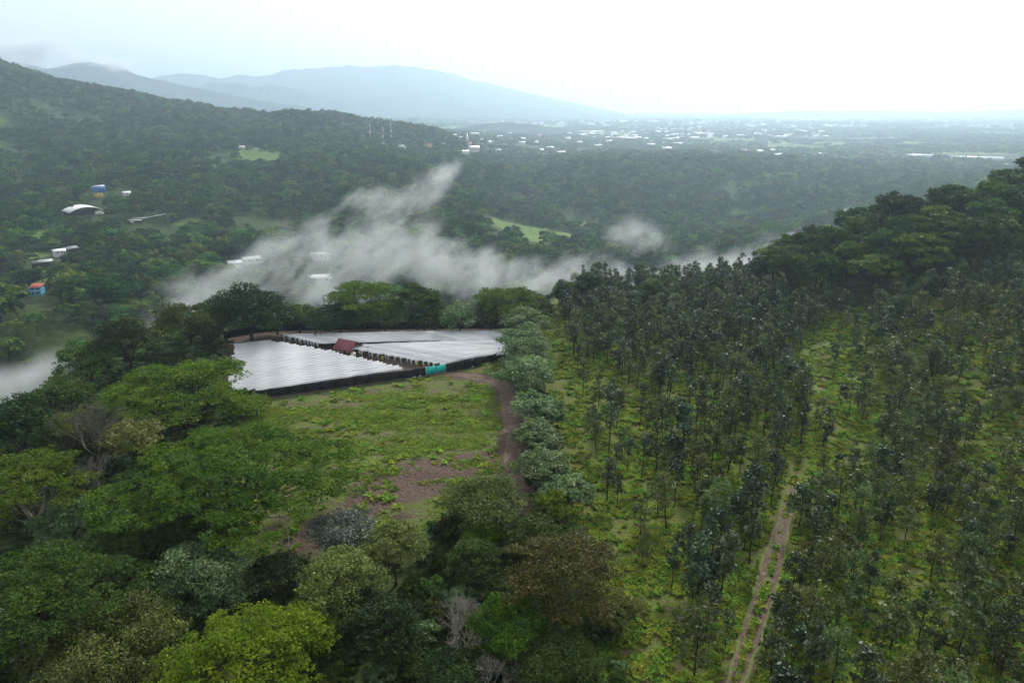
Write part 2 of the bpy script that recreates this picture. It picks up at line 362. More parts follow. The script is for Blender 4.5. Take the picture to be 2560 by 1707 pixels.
def axis(near_lo, near_hi, step, lo, hi, grow):
    a = list(np.arange(near_lo, near_hi + 0.01, step)); s = step
    while a[-1] < hi: s *= grow; a.append(a[-1] + s)
    s = step
    while a[0] > lo: s *= grow; a.insert(0, a[0] - s)
    return np.array(a)
gx = axis(-100, 120, 1.0, -45000, 45000, 1.055)
gy = axis(55, 215, 1.0, -120, 50000, 1.040)
GX, GY = np.meshgrid(gx, gy)
GZ = T(GX, GY)
pl = (inside(GX, GY, PLANT)).astype(float); fld = inside(GX, GY, FIELD).astype(float); gr_ = inside(GX, GY, GREEN).astype(float)
GZ += (pl * 0.22 * (fbm(GX / 2.6, GY / 2.6, 41, 3) - 0.4)) * (1 - sstep(0, 3, 4 - dist_path(GX, GY, TRACK_PLANT)))
GZ += fld * 0.75 * (fbm(GX / 5, GY / 2.4, 43, 3) - 0.5) * sstep(2, 5, dist_path(GX, GY, TRACK_FIELD))
soilp = path_world([(880, 1190), (1010, 1150), (1265, 1120), (1290, 1215), (1120, 1235), (930, 1290), (870, 1260)])
GZ += inside(GX, GY, soilp) * 0.5 * (fbm(GX / 2.2, GY / 1.8, 47, 2) - 0.5)
soil2 = path_world([(690, 1330), (900, 1230), (960, 1300), (760, 1420), (660, 1420)])
soil = inside(GX, GY, soilp) * 0.72 + inside(GX, GY, soil2) * 0.55
for _ in range(3):
    soil[1:-1, 1:-1] = (soil[1:-1, 1:-1] * 2 + soil[:-2, 1:-1] + soil[2:, 1:-1] + soil[1:-1, :-2] + soil[1:-1, 2:]) / 6
soil = np.maximum(soil, gr_)
soil = np.maximum(soil, 1 - sstep(2.0, 4.2, dist_path(GX, GY, TRACK_FIELD)))
soil = np.maximum(soil, 0.8 * (1 - sstep(0.8, 2.6, dist_path(GX, GY, TRACK_PLANT))) * (1 - sstep(92, 122, GY)))
mead = meadow_mask(GX, GY) * (np.hypot(GX, GY) > 280)
strip = np.maximum(1 - sstep(5, 11, dist_path(GX, GY, STRIP)), 1 - sstep(5, 9, dist_path(GX, GY, DRY)))
ny, nx = GX.shape
idx = np.arange(nx * ny).reshape(ny, nx)
Q = np.stack((idx[:-1, :-1], idx[:-1, 1:], idx[1:, 1:], idx[1:, :-1]), -1).reshape(-1, 4)
def ground_mat():
    m, n, l, out = new_mat('ground_soil_and_grass')
    geo = n.new('ShaderNodeNewGeometry')
    def attr(a): q = n.new('ShaderNodeAttribute'); q.attribute_name = a; return q.outputs['Fac']
    def noise(scale, detail=5, vec=None, rough=0.6):
        q = n.new('ShaderNodeTexNoise'); q.inputs['Scale'].default_value = scale; q.inputs['Detail'].default_value = detail; q.inputs['Roughness'].default_value = rough
        l.new(vec or geo.outputs['Position'], q.inputs['Vector']); return q.outputs['Fac']
    def mix(f, a, b):
        q = n.new('ShaderNodeMix'); q.data_type = 'RGBA'
        (l.new(f, q.inputs['Factor']) if not isinstance(f, float) else None)
        if isinstance(f, float): q.inputs['Factor'].default_value = f
        l.new(a, q.inputs['A']); l.new(b, q.inputs['B']); return q.outputs['Result']
    def edge(mask, nz, width=0.12, gain=0.7):       # a mask whose border is broken up by noise
        a = n.new('ShaderNodeMath'); a.operation = 'MULTIPLY_ADD'; a.inputs[1].default_value = gain; a.inputs[2].default_value = -gain * 0.5; l.new(nz, a.inputs[0])
        s = n.new('ShaderNodeMath'); s.operation = 'ADD'; l.new(a.outputs[0], s.inputs[0]); l.new(mask, s.inputs[1])
        r = n.new('ShaderNodeMapRange'); r.inputs['From Min'].default_value = 0.5 - width; r.inputs['From Max'].default_value = 0.5 + width; l.new(s.outputs[0], r.inputs['Value']); return r.outputs[0]
    mp = n.new('ShaderNodeMapping'); mp.inputs['Scale'].default_value = (0.35, 1, 1); l.new(geo.outputs['Position'], mp.inputs['Vector'])
    n1, n2, n3 = noise(0.35, 6), noise(1.6, 5), noise(0.06, 4)
    nf = noise(0.55, 6, mp.outputs[0]); nfar = noise(0.02, 6)
    forest = ramp(n, [(0.30, (0.020, 0.026, 0.010)), (0.5, (0.032, 0.052, 0.014)), (0.7, (0.058, 0.075, 0.020))]); l.new(n1, forest.inputs['Fac'])
    plantc = ramp(n, [(0.30, (0.085, 0.062, 0.038)), (0.42, (0.115, 0.100, 0.045)), (0.50, (0.085, 0.108, 0.022)), (0.60, (0.092, 0.132, 0.020)), (0.72, (0.150, 0.150, 0.050))]); l.new(noise(0.85, 8, None, 0.75), plantc.inputs['Fac'])
    fieldc = ramp(n, [(0.32, (0.060, 0.046, 0.034)), (0.42, (0.095, 0.082, 0.045)), (0.50, (0.090, 0.098, 0.032)), (0.58, (0.078, 0.112, 0.022)), (0.72, (0.088, 0.150, 0.020))]); l.new(nf, fieldc.inputs['Fac'])
    soilc = ramp(n, [(0.25, (0.045, 0.030, 0.024)), (0.55, (0.090, 0.062, 0.049)), (0.8, (0.145, 0.108, 0.086))]); l.new(n2, soilc.inputs['Fac'])
    meadc = ramp(n, [(0.3, (0.070, 0.110, 0.026)), (0.6, (0.100, 0.150, 0.034)), (0.8, (0.140, 0.165, 0.052))]); l.new(nfar, meadc.inputs['Fac'])
    vo = n.new('ShaderNodeTexVoronoi'); vo.inputs['Scale'].default_value = 0.0035; l.new(geo.outputs['Position'], vo.inputs['Vector'])
    sp = n.new('ShaderNodeSeparateColor'); l.new(vo.outputs['Color'], sp.inputs['Color'])
    plainc = ramp(n, [(0.0, (0.030, 0.050, 0.018)), (0.55, (0.045, 0.070, 0.022)), (0.62, (0.100, 0.135, 0.045)), (0.82, (0.150, 0.155, 0.070)), (1.0, (0.060, 0.095, 0.030))], 'CONSTANT'); l.new(sp.outputs['Red'], plainc.inputs['Fac'])
    c = mix(edge(attr('plain'), n3, 0.3), forest.outputs[0], plainc.outputs[0])
    c = mix(edge(attr('meadow'), nfar, 0.15, 0.4), c, meadc.outputs[0])
    c = mix(edge(attr('plantation'), n1, 0.15, 0.3), c, plantc.outputs[0])
    c = mix(edge(attr('field'), n1, 0.15, 0.3), c, fieldc.outputs[0])
    c = mix(edge(attr('strip'), n2, 0.2, 0.4), c, meadc.outputs[0])
    c = mix(edge(attr('soil'), nf, 0.14, 1.1), c, soilc.outputs[0])
    b = n.new('ShaderNodeBsdfPrincipled'); b.inputs['Roughness'].default_value = 0.95; b.inputs['Specular IOR Level'].default_value = 0.1
    bp = n.new('ShaderNodeBump'); bp.inputs['Strength'].default_value = 0.9; bp.inputs['Distance'].default_value = 0.5; l.new(n2, bp.inputs['Height'])
    l.new(bp.outputs['Normal'], b.inputs['Normal']); l.new(c, b.inputs['Base Color']); l.new(b.outputs[0], out.inputs['Surface'])
    return m
M['ground'] = ground_mat()
gm = mesh_np('ground', np.stack((GX, GY, GZ), -1).reshape(-1, 3), [Q], [M['ground']], smooth=True)
for nm, arr in (('soil', soil), ('field', fld), ('plantation', pl), ('meadow', mead), ('strip', strip), ('plain', sstep(1900, 2600, np.hypot(GX, GY)))):
    a = gm.attributes.new(nm, 'FLOAT', 'POINT'); a.data.foreach_set('value', arr.astype(np.float32).ravel())
tag(obj('ground', gm), kind='structure')
def GT(x, y):                                       # height of the built sheet itself
    x = np.asarray(x, float); y = np.asarray(y, float)
    i = np.clip(np.searchsorted(gx, x) - 1, 0, nx - 2); j = np.clip(np.searchsorted(gy, y) - 1, 0, ny - 2)
    fx = (x - gx[i]) / (gx[i + 1] - gx[i]); fy = (y - gy[j]) / (gy[j + 1] - gy[j])
    return (GZ[j, i] * (1 - fx) + GZ[j, i + 1] * fx) * (1 - fy) + (GZ[j + 1, i] * (1 - fx) + GZ[j + 1, i + 1] * fx) * fy
def g1(x, y): return float(GT(np.array([x]), np.array([y]))[0])

# dirt tracks laid on the sheet, with worn ruts
def track_mat(grassy):
    m, n, l, out = new_mat('track_earth')
    geo = n.new('ShaderNodeNewGeometry'); at = n.new('ShaderNodeAttribute'); at.attribute_name = 'across'
    nz = n.new('ShaderNodeTexNoise'); nz.inputs['Scale'].default_value = 1.1; nz.inputs['Detail'].default_value = 6; l.new(geo.outputs['Position'], nz.inputs['Vector'])
    nb = n.new('ShaderNodeTexNoise'); nb.inputs['Scale'].default_value = 0.25; nb.inputs['Detail'].default_value = 4; l.new(geo.outputs['Position'], nb.inputs['Vector'])
    earth = ramp(n, [(0.25, (0.055, 0.037, 0.029)), (0.55, (0.105, 0.072, 0.056)), (0.8, (0.170, 0.125, 0.100))]); l.new(nz.outputs['Fac'], earth.inputs['Fac'])
    gras = ramp(n, [(0.3, (0.060, 0.090, 0.018)), (0.7, (0.120, 0.150, 0.035))]); l.new(nz.outputs['Fac'], gras.inputs['Fac'])
    ad = n.new('ShaderNodeMath'); ad.operation = 'MULTIPLY_ADD'; ad.inputs[1].default_value = 0.9; ad.inputs[2].default_value = -0.45; l.new(nb.outputs['Fac'], ad.inputs[0])
    a2 = n.new('ShaderNodeMath'); a2.operation = 'ADD'; l.new(at.outputs['Fac'], a2.inputs[0]); l.new(ad.outputs[0], a2.inputs[1])
    mr = n.new('ShaderNodeMapRange'); mr.inputs['From Min'].default_value = 0.42; mr.inputs['From Max'].default_value = 0.62; mr.inputs['To Max'].default_value = grassy; l.new(a2.outputs[0], mr.inputs['Value'])
    mx = n.new('ShaderNodeMix'); mx.data_type = 'RGBA'; l.new(mr.outputs[0], mx.inputs['Factor']); l.new(earth.outputs[0], mx.inputs['A']); l.new(gras.outputs[0], mx.inputs['B'])
    b = n.new('ShaderNodeBsdfPrincipled'); b.inputs['Roughness'].default_value = 0.9; b.inputs['Specular IOR Level'].default_value = 0.15
    bp = n.new('ShaderNodeBump'); bp.inputs['Strength'].default_value = 0.8; bp.inputs['Distance'].default_value = 0.2; l.new(nz.outputs['Fac'], bp.inputs['Height'])
    l.new(bp.outputs[0], b.inputs['Normal']); l.new(mx.outputs['Result'], b.inputs['Base Color']); l.new(b.outputs[0], out.inputs['Surface'])
    return m
def track(name, P, half, grassy, seed):
    P = dense(P, 1.2); d = np.gradient(P, axis=0); d /= np.linalg.norm(d, axis=1)[:, None]; nrm = np.stack((d[:, 1], -d[:, 0]), -1)
    off = np.array([-1, -0.82, -0.62, -0.42, -0.2, 0, 0.2, 0.42, 0.62, 0.82, 1.0]); k = len(off)
    acr = np.array([0.95, 0.65, 0.25, 0.1, 0.40, 0.62, 0.40, 0.1, 0.25, 0.65, 0.95]) if grassy > 0.5 else np.array([1.0, 0.6, 0.15, 0.1, 0.15, 0.25, 0.15, 0.1, 0.15, 0.6, 1.0])
    dz = np.array([-0.10, 0.0, -0.05, -0.06, 0.02, 0.05, 0.02, -0.06, -0.05, 0.0, -0.10])
    s = np.arange(len(P)) * 1.2
    w = half * (0.9 + 0.9 * (fbm(s / 5, s * 0, seed, 3) - 0.5))
    w = w * (0.15 + 0.85 * sstep(0, 9, s) * (1 - sstep(s[-1] - 10, s[-1], s)))
    X = P[:, None, 0] + nrm[:, None, 0] * off[None] * w[:, None]; Y = P[:, None, 1] + nrm[:, None, 1] * off[None] * w[:, None]
    Z = GT(X, Y) + 0.12 + dz[None]
    V = np.stack((X, Y, Z), -1).reshape(-1, 3); ii = np.arange(len(P) * k).reshape(-1, k)
    q = np.stack((ii[:-1, :-1], ii[:-1, 1:], ii[1:, 1:], ii[1:, :-1]), -1).reshape(-1, 4)
    me = mesh_np(name, V, [q], [track_mat(grassy)], smooth=True)
    a = me.attributes.new('across', 'FLOAT', 'POINT'); a.data.foreach_set('value', np.tile(acr, len(P)).astype(np.float32))
    return tag(obj(name, me), kind='structure')
track('dirt_track', TRACK_FIELD, 2.0, 0.35, 5)
track('dirt_track', TRACK_PLANT[:5], 1.6, 0.95, 9); track('dirt_track', TRACK_PLANT[6:10], 1.5, 0.8, 19)

# ------------------------------------------------------------------ far mountains (real ridges standing on the plain)
def mountain_mat(name, dark, light):
    m, n, l, out = new_mat(name); geo = n.new('ShaderNodeNewGeometry')
    nz = n.new('ShaderNodeTexNoise'); nz.inputs['Scale'].default_value = 0.0035; nz.inputs['Detail'].default_value = 8; nz.inputs['Roughness'].default_value = 0.65; l.new(geo.outputs['Position'], nz.inputs['Vector'])
    r = ramp(n, [(0.35, dark), (0.65, light)]); l.new(nz.outputs['Fac'], r.inputs['Fac'])
    b = n.new('ShaderNodeBsdfPrincipled'); b.inputs['Roughness'].default_value = 0.95; b.inputs['Specular IOR Level'].default_value = 0.05
    l.new(r.outputs[0], b.inputs['Base Color']); l.new(b.outputs[0], out.inputs['Surface']); return m
M['mount'] = mountain_mat('mountain_forest', (0.012, 0.022, 0.020), (0.050, 0.066, 0.042))
def mountain(name, D, prof, depth, rough, seed, nxs=220, nys=44):
    us = np.array([p[0] for p in prof], float); vs = np.array([p[1] for p in prof], float)
    uu = np.linspace(us[0], us[-1], nxs); vv = np.interp(uu, us, vs)
    ker = np.hanning(9); ker /= ker.sum(); vv[4:-4] = np.convolve(vv, ker, 'valid')
    crest = np.array([W(a, b, D) for a, b in zip(uu, vv)])
    base = T(crest[:, 0], np.full(nxs, D)) - 20
    hgt = np.maximum(crest[:, 2] - base, 1)
    t = np.linspace(-1, 1, nys)
    X = np.repeat(crest[None, :, 0], nys, 0); Y = D + t[:, None] * depth * np.ones((1, nxs))
    fall = np.maximum(0, 1 - np.abs(t)) ** 1.25
    f = fall[:, None] * np.ones((1, nxs))
    gul = 1 - np.abs(2 * fbm(X / (depth * 0.16), Y / (depth * 0.42), seed, 5) - 1)
    damp = np.clip((1 - f) * 4, 0, 1) * 0.85 + 0.06
    Z = base[None] + hgt[None] * f * (1 - rough * damp * (1 - gul))
    V = np.stack((X, Y, Z), -1).reshape(-1, 3); ii = np.arange(nxs * nys).reshape(nys, nxs)
    q = np.stack((ii[:-1, :-1], ii[:-1, 1:], ii[1:, 1:], ii[1:, :-1]), -1).reshape(-1, 4)
    return tag(obj(name, mesh_np(name, V, [q], [M['mount']], smooth=True)), kind='structure')
mountain('mountain', 5600, [(-420, 150), (-300, 138), (-100, 140), (40, 150), (120, 158), (190, 152), (240, 150), (300, 162), (350, 178), (400, 196), (460, 212), (540, 228), (640, 246), (760, 266), (860, 290)], 1500, 0.9, 3)
mountain('mountain', 9400, [(330, 240), (400, 185), (440, 181), (500, 184), (540, 188), (590, 181), (640, 190), (670, 186), (700, 174), (740, 170), (800, 166), (850, 160), (900, 157), (950, 156), (1000, 160), (1060, 166), (1110, 176), (1170, 192), (1230, 205), (1300, 224), (1380, 244), (1460, 262), (1560, 284)], 2900, 0.8, 13)
mountain('mountain', 7400, [(380, 262), (450, 240), (500, 214), (545, 200), (590, 205), (640, 216), (680, 205), (720, 214), (780, 232), (850, 250), (950, 270), (1040, 288)], 1300, 0.9, 23)
mountain('hill', 4300, [(1980, 346), (2060, 335), (2120, 326), (2180, 312), (2230, 305), (2280, 308), (2330, 322), (2400, 336), (2500, 350)], 700, 0.5, 33, 90, 26)
mountain('hill', 9500, [(1650, 296), (1800, 288), (1950, 279), (2080, 275), (2200, 277), (2350, 280), (2500, 276), (2700, 272), (2900, 276)], 1800, 0.6, 43, 120, 24)
mountain('hill', 3700, [(1080, 330), (1150, 318), (1210, 308), (1270, 302), (1330, 308), (1400, 320), (1480, 334)], 500, 0.5, 53, 80, 24)

# ------------------------------------------------------------------ plants: generators
def unit(a): return a / (np.linalg.norm(a, axis=-1, keepdims=True) + 1e-9)
def leaf_quads(rng, C, RAD, n, size, aspect=0.5, up=0.6, out=0.5, jit=0.7, shell=0.55, tint_c=None, fold=0.0):
    """n rhombic leaf sprays spread through the clumps C (k,3) with radii RAD (k,3)"""
    k = len(C); wgt = np.prod(RAD, axis=1) ** 0.66; ki = rng.choice(k, n, p=wgt / wgt.sum())
    d = unit(rng.normal(size=(n, 3))); low = (d[:, 2] < -0.2) & (rng.random(n) < 0.6); d[low, 2] *= -1
    r = shell + (1 - shell) * rng.random(n) ** 0.7
    r = np.where(rng.random(n) < 0.12, rng.random(n), r) * (1 + 0.10 * rng.normal(size=n))
    P = C[ki] + d * RAD[ki] * r[:, None]
    nrm = unit(d * out + np.array([0, 0, up]) + jit * rng.normal(size=(n, 3)))
    t = unit(np.cross(nrm, rng.normal(size=(n, 3)))); b = np.cross(nrm, t)
    L = size * (0.6 + 0.8 * rng.random(n)); Wd = L * aspect * (0.8 + 0.4 * rng.random(n))
    V = np.stack((P - t * L[:, None] / 2, P + b * Wd[:, None] / 2, P + t * L[:, None] / 2, P - b * Wd[:, None] / 2), 1).reshape(-1, 3)
    tc = rng.random(k) if tint_c is None else tint_c
    tint = np.clip(0.55 * tc[ki] + 0.45 * rng.random(n) + 0.08 * rng.normal(size=n), 0, 1)
    return V, tint
def branch(rng, a, b, r0, r1, bow=0.15, k=5):
    a, b = np.asarray(a, float), np.asarray(b, float); t = np.linspace(0, 1, k)[:, None]; L = np.linalg.norm(b - a)
    side = rng.normal(size=3) * 0.07 * L
    P = a + (b - a) * t + np.array([0, 0, -bow * L]) * (t * (1 - t)) * 1.6 + side * np.sin(t * math.pi)
    return P, r0 + (r1 - r0) * np.linspace(0, 1, k) ** 0.8
def gen_tree(seed, H, Rc, shape='round', leaves=8000, size=0.6, aspect=0.5, clumps=40, fork=0.3, tr=0.35, limbs=6, flat=0.5, csize=0.30, base=0.35, droop=0.0):
    rng = np.random.default_rng(seed)
    if shape == 'umbrella':
        i = np.arange(clumps); rr = Rc * np.sqrt((i + 0.5) / clumps) * (1 - csize * 0.55); th = i * 2.39996 + rng.normal(size=clumps) * 0.25
        lob = 1 + 0.20 * np.sin(th * 2 + rng.random() * 6) + 0.14 * np.sin(th * 3 + rng.random() * 6)
        rr = rr * lob
        z = H * (1 - 0.05) - H * (1 - base) * 0.62 * (rr / Rc) ** 2.2 - H * 0.17 * (rng.random(clumps) ** 2) - rng.random(clumps) * 0.06 * H
        C = np.stack((rr * np.cos(th), rr * np.sin(th), z), -1)
        s = Rc * csize * (0.65 + 0.7 * rng.random(clumps)); RAD = np.stack((s * (0.9 + 0.3 * rng.random(clumps)), s, s * flat * (0.7 + 0.6 * rng.random(clumps))), -1)
        up, out = 0.9, 0.4
    elif shape == 'tall':
        z0 = H * base; t = rng.random(clumps); th = rng.random(clumps) * 6.283
        rr = Rc * (0.35 + 0.65 * np.sin(np.clip(t * 0.9 + 0.12, 0, 1) * math.pi)) * np.sqrt(rng.random(clumps)) * 0.8
        C = np.stack((rr * np.cos(th), rr * np.sin(th), z0 + (H - z0) * (0.06 + 0.86 * t)), -1)
        s = Rc * csize * (0.7 + 0.6 * rng.random(clumps)); RAD = np.stack((s, s, s * flat * 1.1), -1); up, out = 0.5, 0.7
    else:
        d = unit(rng.normal(size=(clumps, 3))); d[:, 2] = np.where(d[:, 2] < -0.35, -d[:, 2], d[:, 2])
        hz = H * (1 - base) / 2; cz = H - hz
        lob = 0.62 + 0.34 * rng.random(clumps)
        C = d * lob[:, None] * np.array([Rc * 0.86, Rc * 0.86, hz * 0.86]) + np.array([0, 0, cz])
        s = Rc * csize * (0.65 + 0.7 * rng.random(clumps)); RAD = np.stack((s, s, s * flat * (0.8 + 0.5 * rng.random(clumps))), -1); up, out = 0.6, 0.6
    m = 8 if leaves > 2500 else (4 if leaves > 1000 else 2)   # every clump breaks up into smaller sprays
    kk = len(C); d = unit(rng.normal(size=(kk, m, 3))); d[..., 2] = np.where(d[..., 2] < -0.15, -d[..., 2] * 0.7, d[..., 2])
    SC = (C[:, None] + d * RAD[:, None] * (0.60 + 0.32 * rng.random((kk, m, 1)))).reshape(-1, 3)
    SR = (RAD[:, None] * (0.30 + 0.26 * rng.random((kk, m, 1)))).reshape(-1, 3)
    tc = np.clip((0.65 * rng.random(kk)[:, None] + 0.35 * rng.random((kk, m))).ravel(), 0, 1)
    LV, tint = leaf_quads(rng, SC, SR, leaves, size, aspect, up - droop, out, tint_c=tc)
    mb = MB(); fz = H * fork
    lean = rng.normal(size=2) * 0.02 * H
    top = np.array((lean[0], lean[1], fz))
    mb.tube([(0, 0, -1.2), (lean[0] * 0.3, lean[1] * 0.3, fz * 0.4), top], [tr * 1.35, tr, tr * 0.85], 8)
    order = np.argsort(np.arctan2(C[:, 1], C[:, 0])); groups = np.array_split(order, max(1, limbs))
    for g in groups:
        if len(g) == 0: continue
        cen = C[g].mean(0); e = top + (cen - top) * 0.62; e[2] = max(e[2], fz * 1.05)
        P, rd = branch(rng, top - (0, 0, 0.3), e, tr * 0.62, tr * 0.28, 0.10); mb.tube(P, rd, 6)
        for c in g:
            q = C[c].copy(); q[2] -= RAD[c, 2] * 0.4
            P, rd = branch(rng, P_at((top, e), 0.45 + 0.55 * rng.random()), q, tr * 0.20, tr * 0.05, 0.08, 4); mb.tube(P, rd, 4)
    return LV, tint, np.concatenate(mb.V), np.concatenate(mb.Q)
def P_at(seg, t): return seg[0] + (seg[1] - seg[0]) * t
def crown_mesh(name, LV, tint, mat): return mesh_np(name, LV, [np.arange(len(LV)).reshape(-1, 4)], [mat], tint=tint)
def joined_mesh(name, LV, tint, BV, BQ, leafm, barkm):
    nl = len(LV) // 4
    V = np.concatenate((LV, BV)); F = np.concatenate((np.arange(len(LV)).reshape(-1, 4), BQ + len(LV)))
    return mesh_np(name, V, [F], [leafm, barkm], mat_idx=np.concatenate((np.zeros(nl), np.ones(len(BQ)))), tint=np.concatenate((tint, np.full(len(BQ), 0.5))))
def bare_tree(seed, H, spread, depth=5, r0=0.22):
    rng = np.random.default_rng(seed); mb = MB()
    def grow(p, d, L, r, lev):
        q = p + d * L; m = (p + q) / 2 + rng.normal(size=3) * L * 0.06
        mb.tube([p, m, q], [r, r * 0.85, r * 0.68], 6 if lev > 2 else 4)
        if lev == 0: return
        for _ in range(3 if lev > 1 else 4):
            nd = unit(d * 0.75 + rng.normal(size=3) * spread + np.array([0, 0, 0.18])); grow(q, nd, L * (0.60 + 0.25 * rng.random()), r * 0.60, lev - 1)
        if lev > 2: grow(q, unit(d + rng.normal(size=3) * 0.15), L * 0.8, r * 0.66, lev - 1)
    grow(np.array([0, 0, -0.8]), unit(np.array([0.05, 0.0, 1.0])), H * 0.30, r0, depth)
    return np.concatenate(mb.V), np.concatenate(mb.Q)

def at_height(u, v, h):                             # the point h metres above ground on that line of sight
    d = ray(u, v); t = np.linspace(30, 1500, 3000)
    zz = CAM_H + d[2] * t - T(d[0] * t, d[1] * t) - h
    i = int(np.argmax(zz < 0)); t = t[i] if (zz < 0).any() else t[-1]
    dep = t                                          # ray() has unit depth along the optical axis
    return d[0] * t, d[1] * t, dep

# ------------------------------------------------------------------ near trees, each one a thing
# name, label, u, v (crown centre), width px, height m, shape, leaf, leaves, leaf size, options
def near_tree(name, label, u, v, wpx, H, shape, mat, leaves, size, group=None, bark='bark', seed=None, cat='tree', **kw):
    hc = H * (0.80 if shape == 'umbrella' else 0.62)
    x, y, dep = at_height(u, v, hc); Rc = wpx / 2 * dep / FPX
    z = g1(x, y)
    sd = seed if seed is not None else int(u * 7 + v * 13)
    LV, tint, BV, BQ = gen_tree(sd, H, Rc, shape, int(leaves * 1.15), size * 0.79, **kw)
    o = thing(name, label, cat, (x, y, z - 0.1), 0, group)
    obj('trunk', mesh_np('trunk', BV, [BQ], [M[bark]], smooth=True), o)
    obj('crown', crown_mesh('crown', LV, tint, M[mat]), o)
    return o
UM = dict(clumps=95, flat=0.30, csize=0.16, fork=0.22, limbs=9, base=0.42)
near_tree('spreading_tree', 'huge spreading fern-leaved tree with forked dark limbs at the grass field edge', 565, 1165, 600, 17, 'umbrella', 'fern', 46000, 0.62, bark='bark_dark', tr=0.6, aspect=0.42, seed=5, **UM)
near_tree('spreading_tree', 'bright yellow-green feathery tree at the bottom edge, largest of that colour', 600, 1640, 520, 14, 'umbrella', 'fern_bright', 30000, 0.50, tr=0.4, aspect=0.42, clumps=110, flat=0.40, csize=0.16, fork=0.25, limbs=8, base=0.35)
near_tree('spreading_tree', 'dark green layered tree filling the lower left corner region', 70, 1470, 560, 16, 'umbrella', 'fern_dark', 30000, 0.55, tr=0.4, aspect=0.42, clumps=110, flat=0.36, csize=0.16, fork=0.25, limbs=8, base=0.38)
near_tree('spreading_tree', 'flat-topped green tree with pale bare limbs below its crown at left edge', 55, 1190, 330, 14, 'umbrella', 'fern', 17000, 0.60, bark='bark_pale', tr=0.38, aspect=0.42, clumps=60, flat=0.30, csize=0.20, fork=0.2, limbs=6, base=0.62)
near_tree('spreading_tree', 'wide umbrella-shaped tree overlapping the left end of the plastic tunnels', 445, 950, 390, 16, 'umbrella', 'fern', 26000, 0.70, bark='bark_dark', tr=0.5, aspect=0.42, clumps=90, flat=0.34, csize=0.17, fork=0.22, limbs=8, base=0.40)
near_tree('broadleaf_tree', 'yellowish bushy tree beside the grey leafless tree', 345, 1110, 165, 12, 'round', 'yellow', 7000, 0.55, tr=0.3, csize=0.34)
near_tree('broadleaf_tree', 'tall dark tree standing before the mist at the left edge', 45, 1065, 190, 17, 'round', 'dark', 9000, 0.62, tr=0.4, csize=0.32, base=0.25)
near_tree('broadleaf_tree', 'small dark tree between the left edge and the leafless tree', 165, 1010, 150, 13, 'round', 'mid', 6000, 0.60, tr=0.3, csize=0.34)
near_tree('broadleaf_tree', 'fresh green small tree behind the pale-limbed tree at left', 165, 1085, 150, 11, 'round', 'fern', 7000, 0.5, tr=0.3, csize=0.3)
near_tree('broadleaf_tree', 'dark broad tree behind the umbrella tree left of the tunnels', 315, 855, 170, 16, 'round', 'dark', 9000, 0.75, tr=0.4, csize=0.3, base=0.2)
near_tree('broadleaf_tree', 'dark tree with light leaf tips touching the back corner of left tunnels', 465, 800, 180, 16, 'round', 'mid', 9000, 0.8, tr=0.4, csize=0.28, base=0.2)
near_tree('broadleaf_tree', 'green round tree left of the umbrella tree near the valley mist', 215, 905, 150, 14, 'round', 'mid', 7000, 0.7, tr=0.35, csize=0.3, base=0.2)
near_tree('mango_tree', 'tallest blackish-green tree at the left back corner of the tunnels', 618, 772, 215, 18, 'round', 'dark', 16000, 0.80, bark='bark_dark', tr=0.5, csize=0.26, base=0.0, clumps=80)
near_tree('broadleaf_tree', 'small dark tree left of the tallest blackish tree', 530, 785, 90, 14, 'round', 'mid', 5000, 0.8, tr=0.3, csize=0.34, base=0.15)
BG = 'trees behind the plastic tunnels'
for lab, u, v, w, H, shp, mt in [
    ('low dark bushy tree behind the tunnels, first right of the tallest tree', 745, 790, 120, 9, 'round', 'mid'),
    ('dark glossy shrubby tree behind the tunnels under the broad flat crowns', 850, 790, 170, 9, 'round', 'dark'),
    ('dense green shrubby tree behind the middle of the back tunnel row', 960, 785, 150, 10, 'round', 'mid'),
    ('broad flat-crowned tree behind the tunnels, largest against the mist', 905, 728, 190, 16, 'umbrella', 'fern'),
    ('small yellowish flat-crowned tree left of the largest one behind tunnels', 800, 745, 95, 12, 'umbrella', 'yellow'),
    ('tree with layered crown behind tunnels between two gaps of mist', 1040, 735, 130, 16, 'umbrella', 'fern_dark'),
    ('slim dark tree behind the tunnels with bright mist beside its trunk', 1085, 770, 70, 12, 'tall', 'mid'),
    ('grey-green round bush behind the right part of the tunnels', 1150, 795, 110, 9, 'round', 'grey'),
    ('wide fresh green flat crown behind the tunnels near the plantation corner', 1265, 740, 200, 14, 'umbrella', 'fern'),
    ('dark round tree behind tunnels below the wide fresh green crown', 1225, 785, 100, 10, 'round', 'dark'),
    ('dark shrubby tree behind tunnels at the plantation corner', 1330, 765, 110, 11, 'round', 'mid'),
    ('low dark shrub tree filling the gap behind the back tunnel row', 1060, 800, 90, 7, 'round', 'dark'),
    ('low leafy shrub tree behind the left part of the back tunnel row', 690, 800, 90, 8, 'round', 'dark'),
    ('dark round tree at the far plantation edge beside the mist', 1470, 715, 80, 13, 'round', 'dark'),
    ('faint round tree at the far plantation edge wrapped in mist', 1630, 728, 75, 13, 'round', 'mid'),
    ('small dark tree on the far plantation edge left of the round one', 1415, 730, 70, 11, 'round', 'mid'),
    ('dark tree with a drooping side branch at far plantation edge by the hill', 1900, 672, 60, 12, 'round', 'dark'),
    ('thin upright tree on the skyline between plantation edge and forest hill', 1978, 655, 28, 12, 'tall', 'mid')]:
    near_tree('broadleaf_tree', lab, u, v, w, H, shp, mt, 7000 if shp != 'umbrella' else 9000, 0.80, BG, tr=0.3, csize=0.26 if shp == 'umbrella' else 0.32,
              flat=0.36 if shp == 'umbrella' else 0.6, base=0.45 if shp == 'umbrella' else 0.05, clumps=46)
CG = 'grey-green trees between the field track and the plantation'
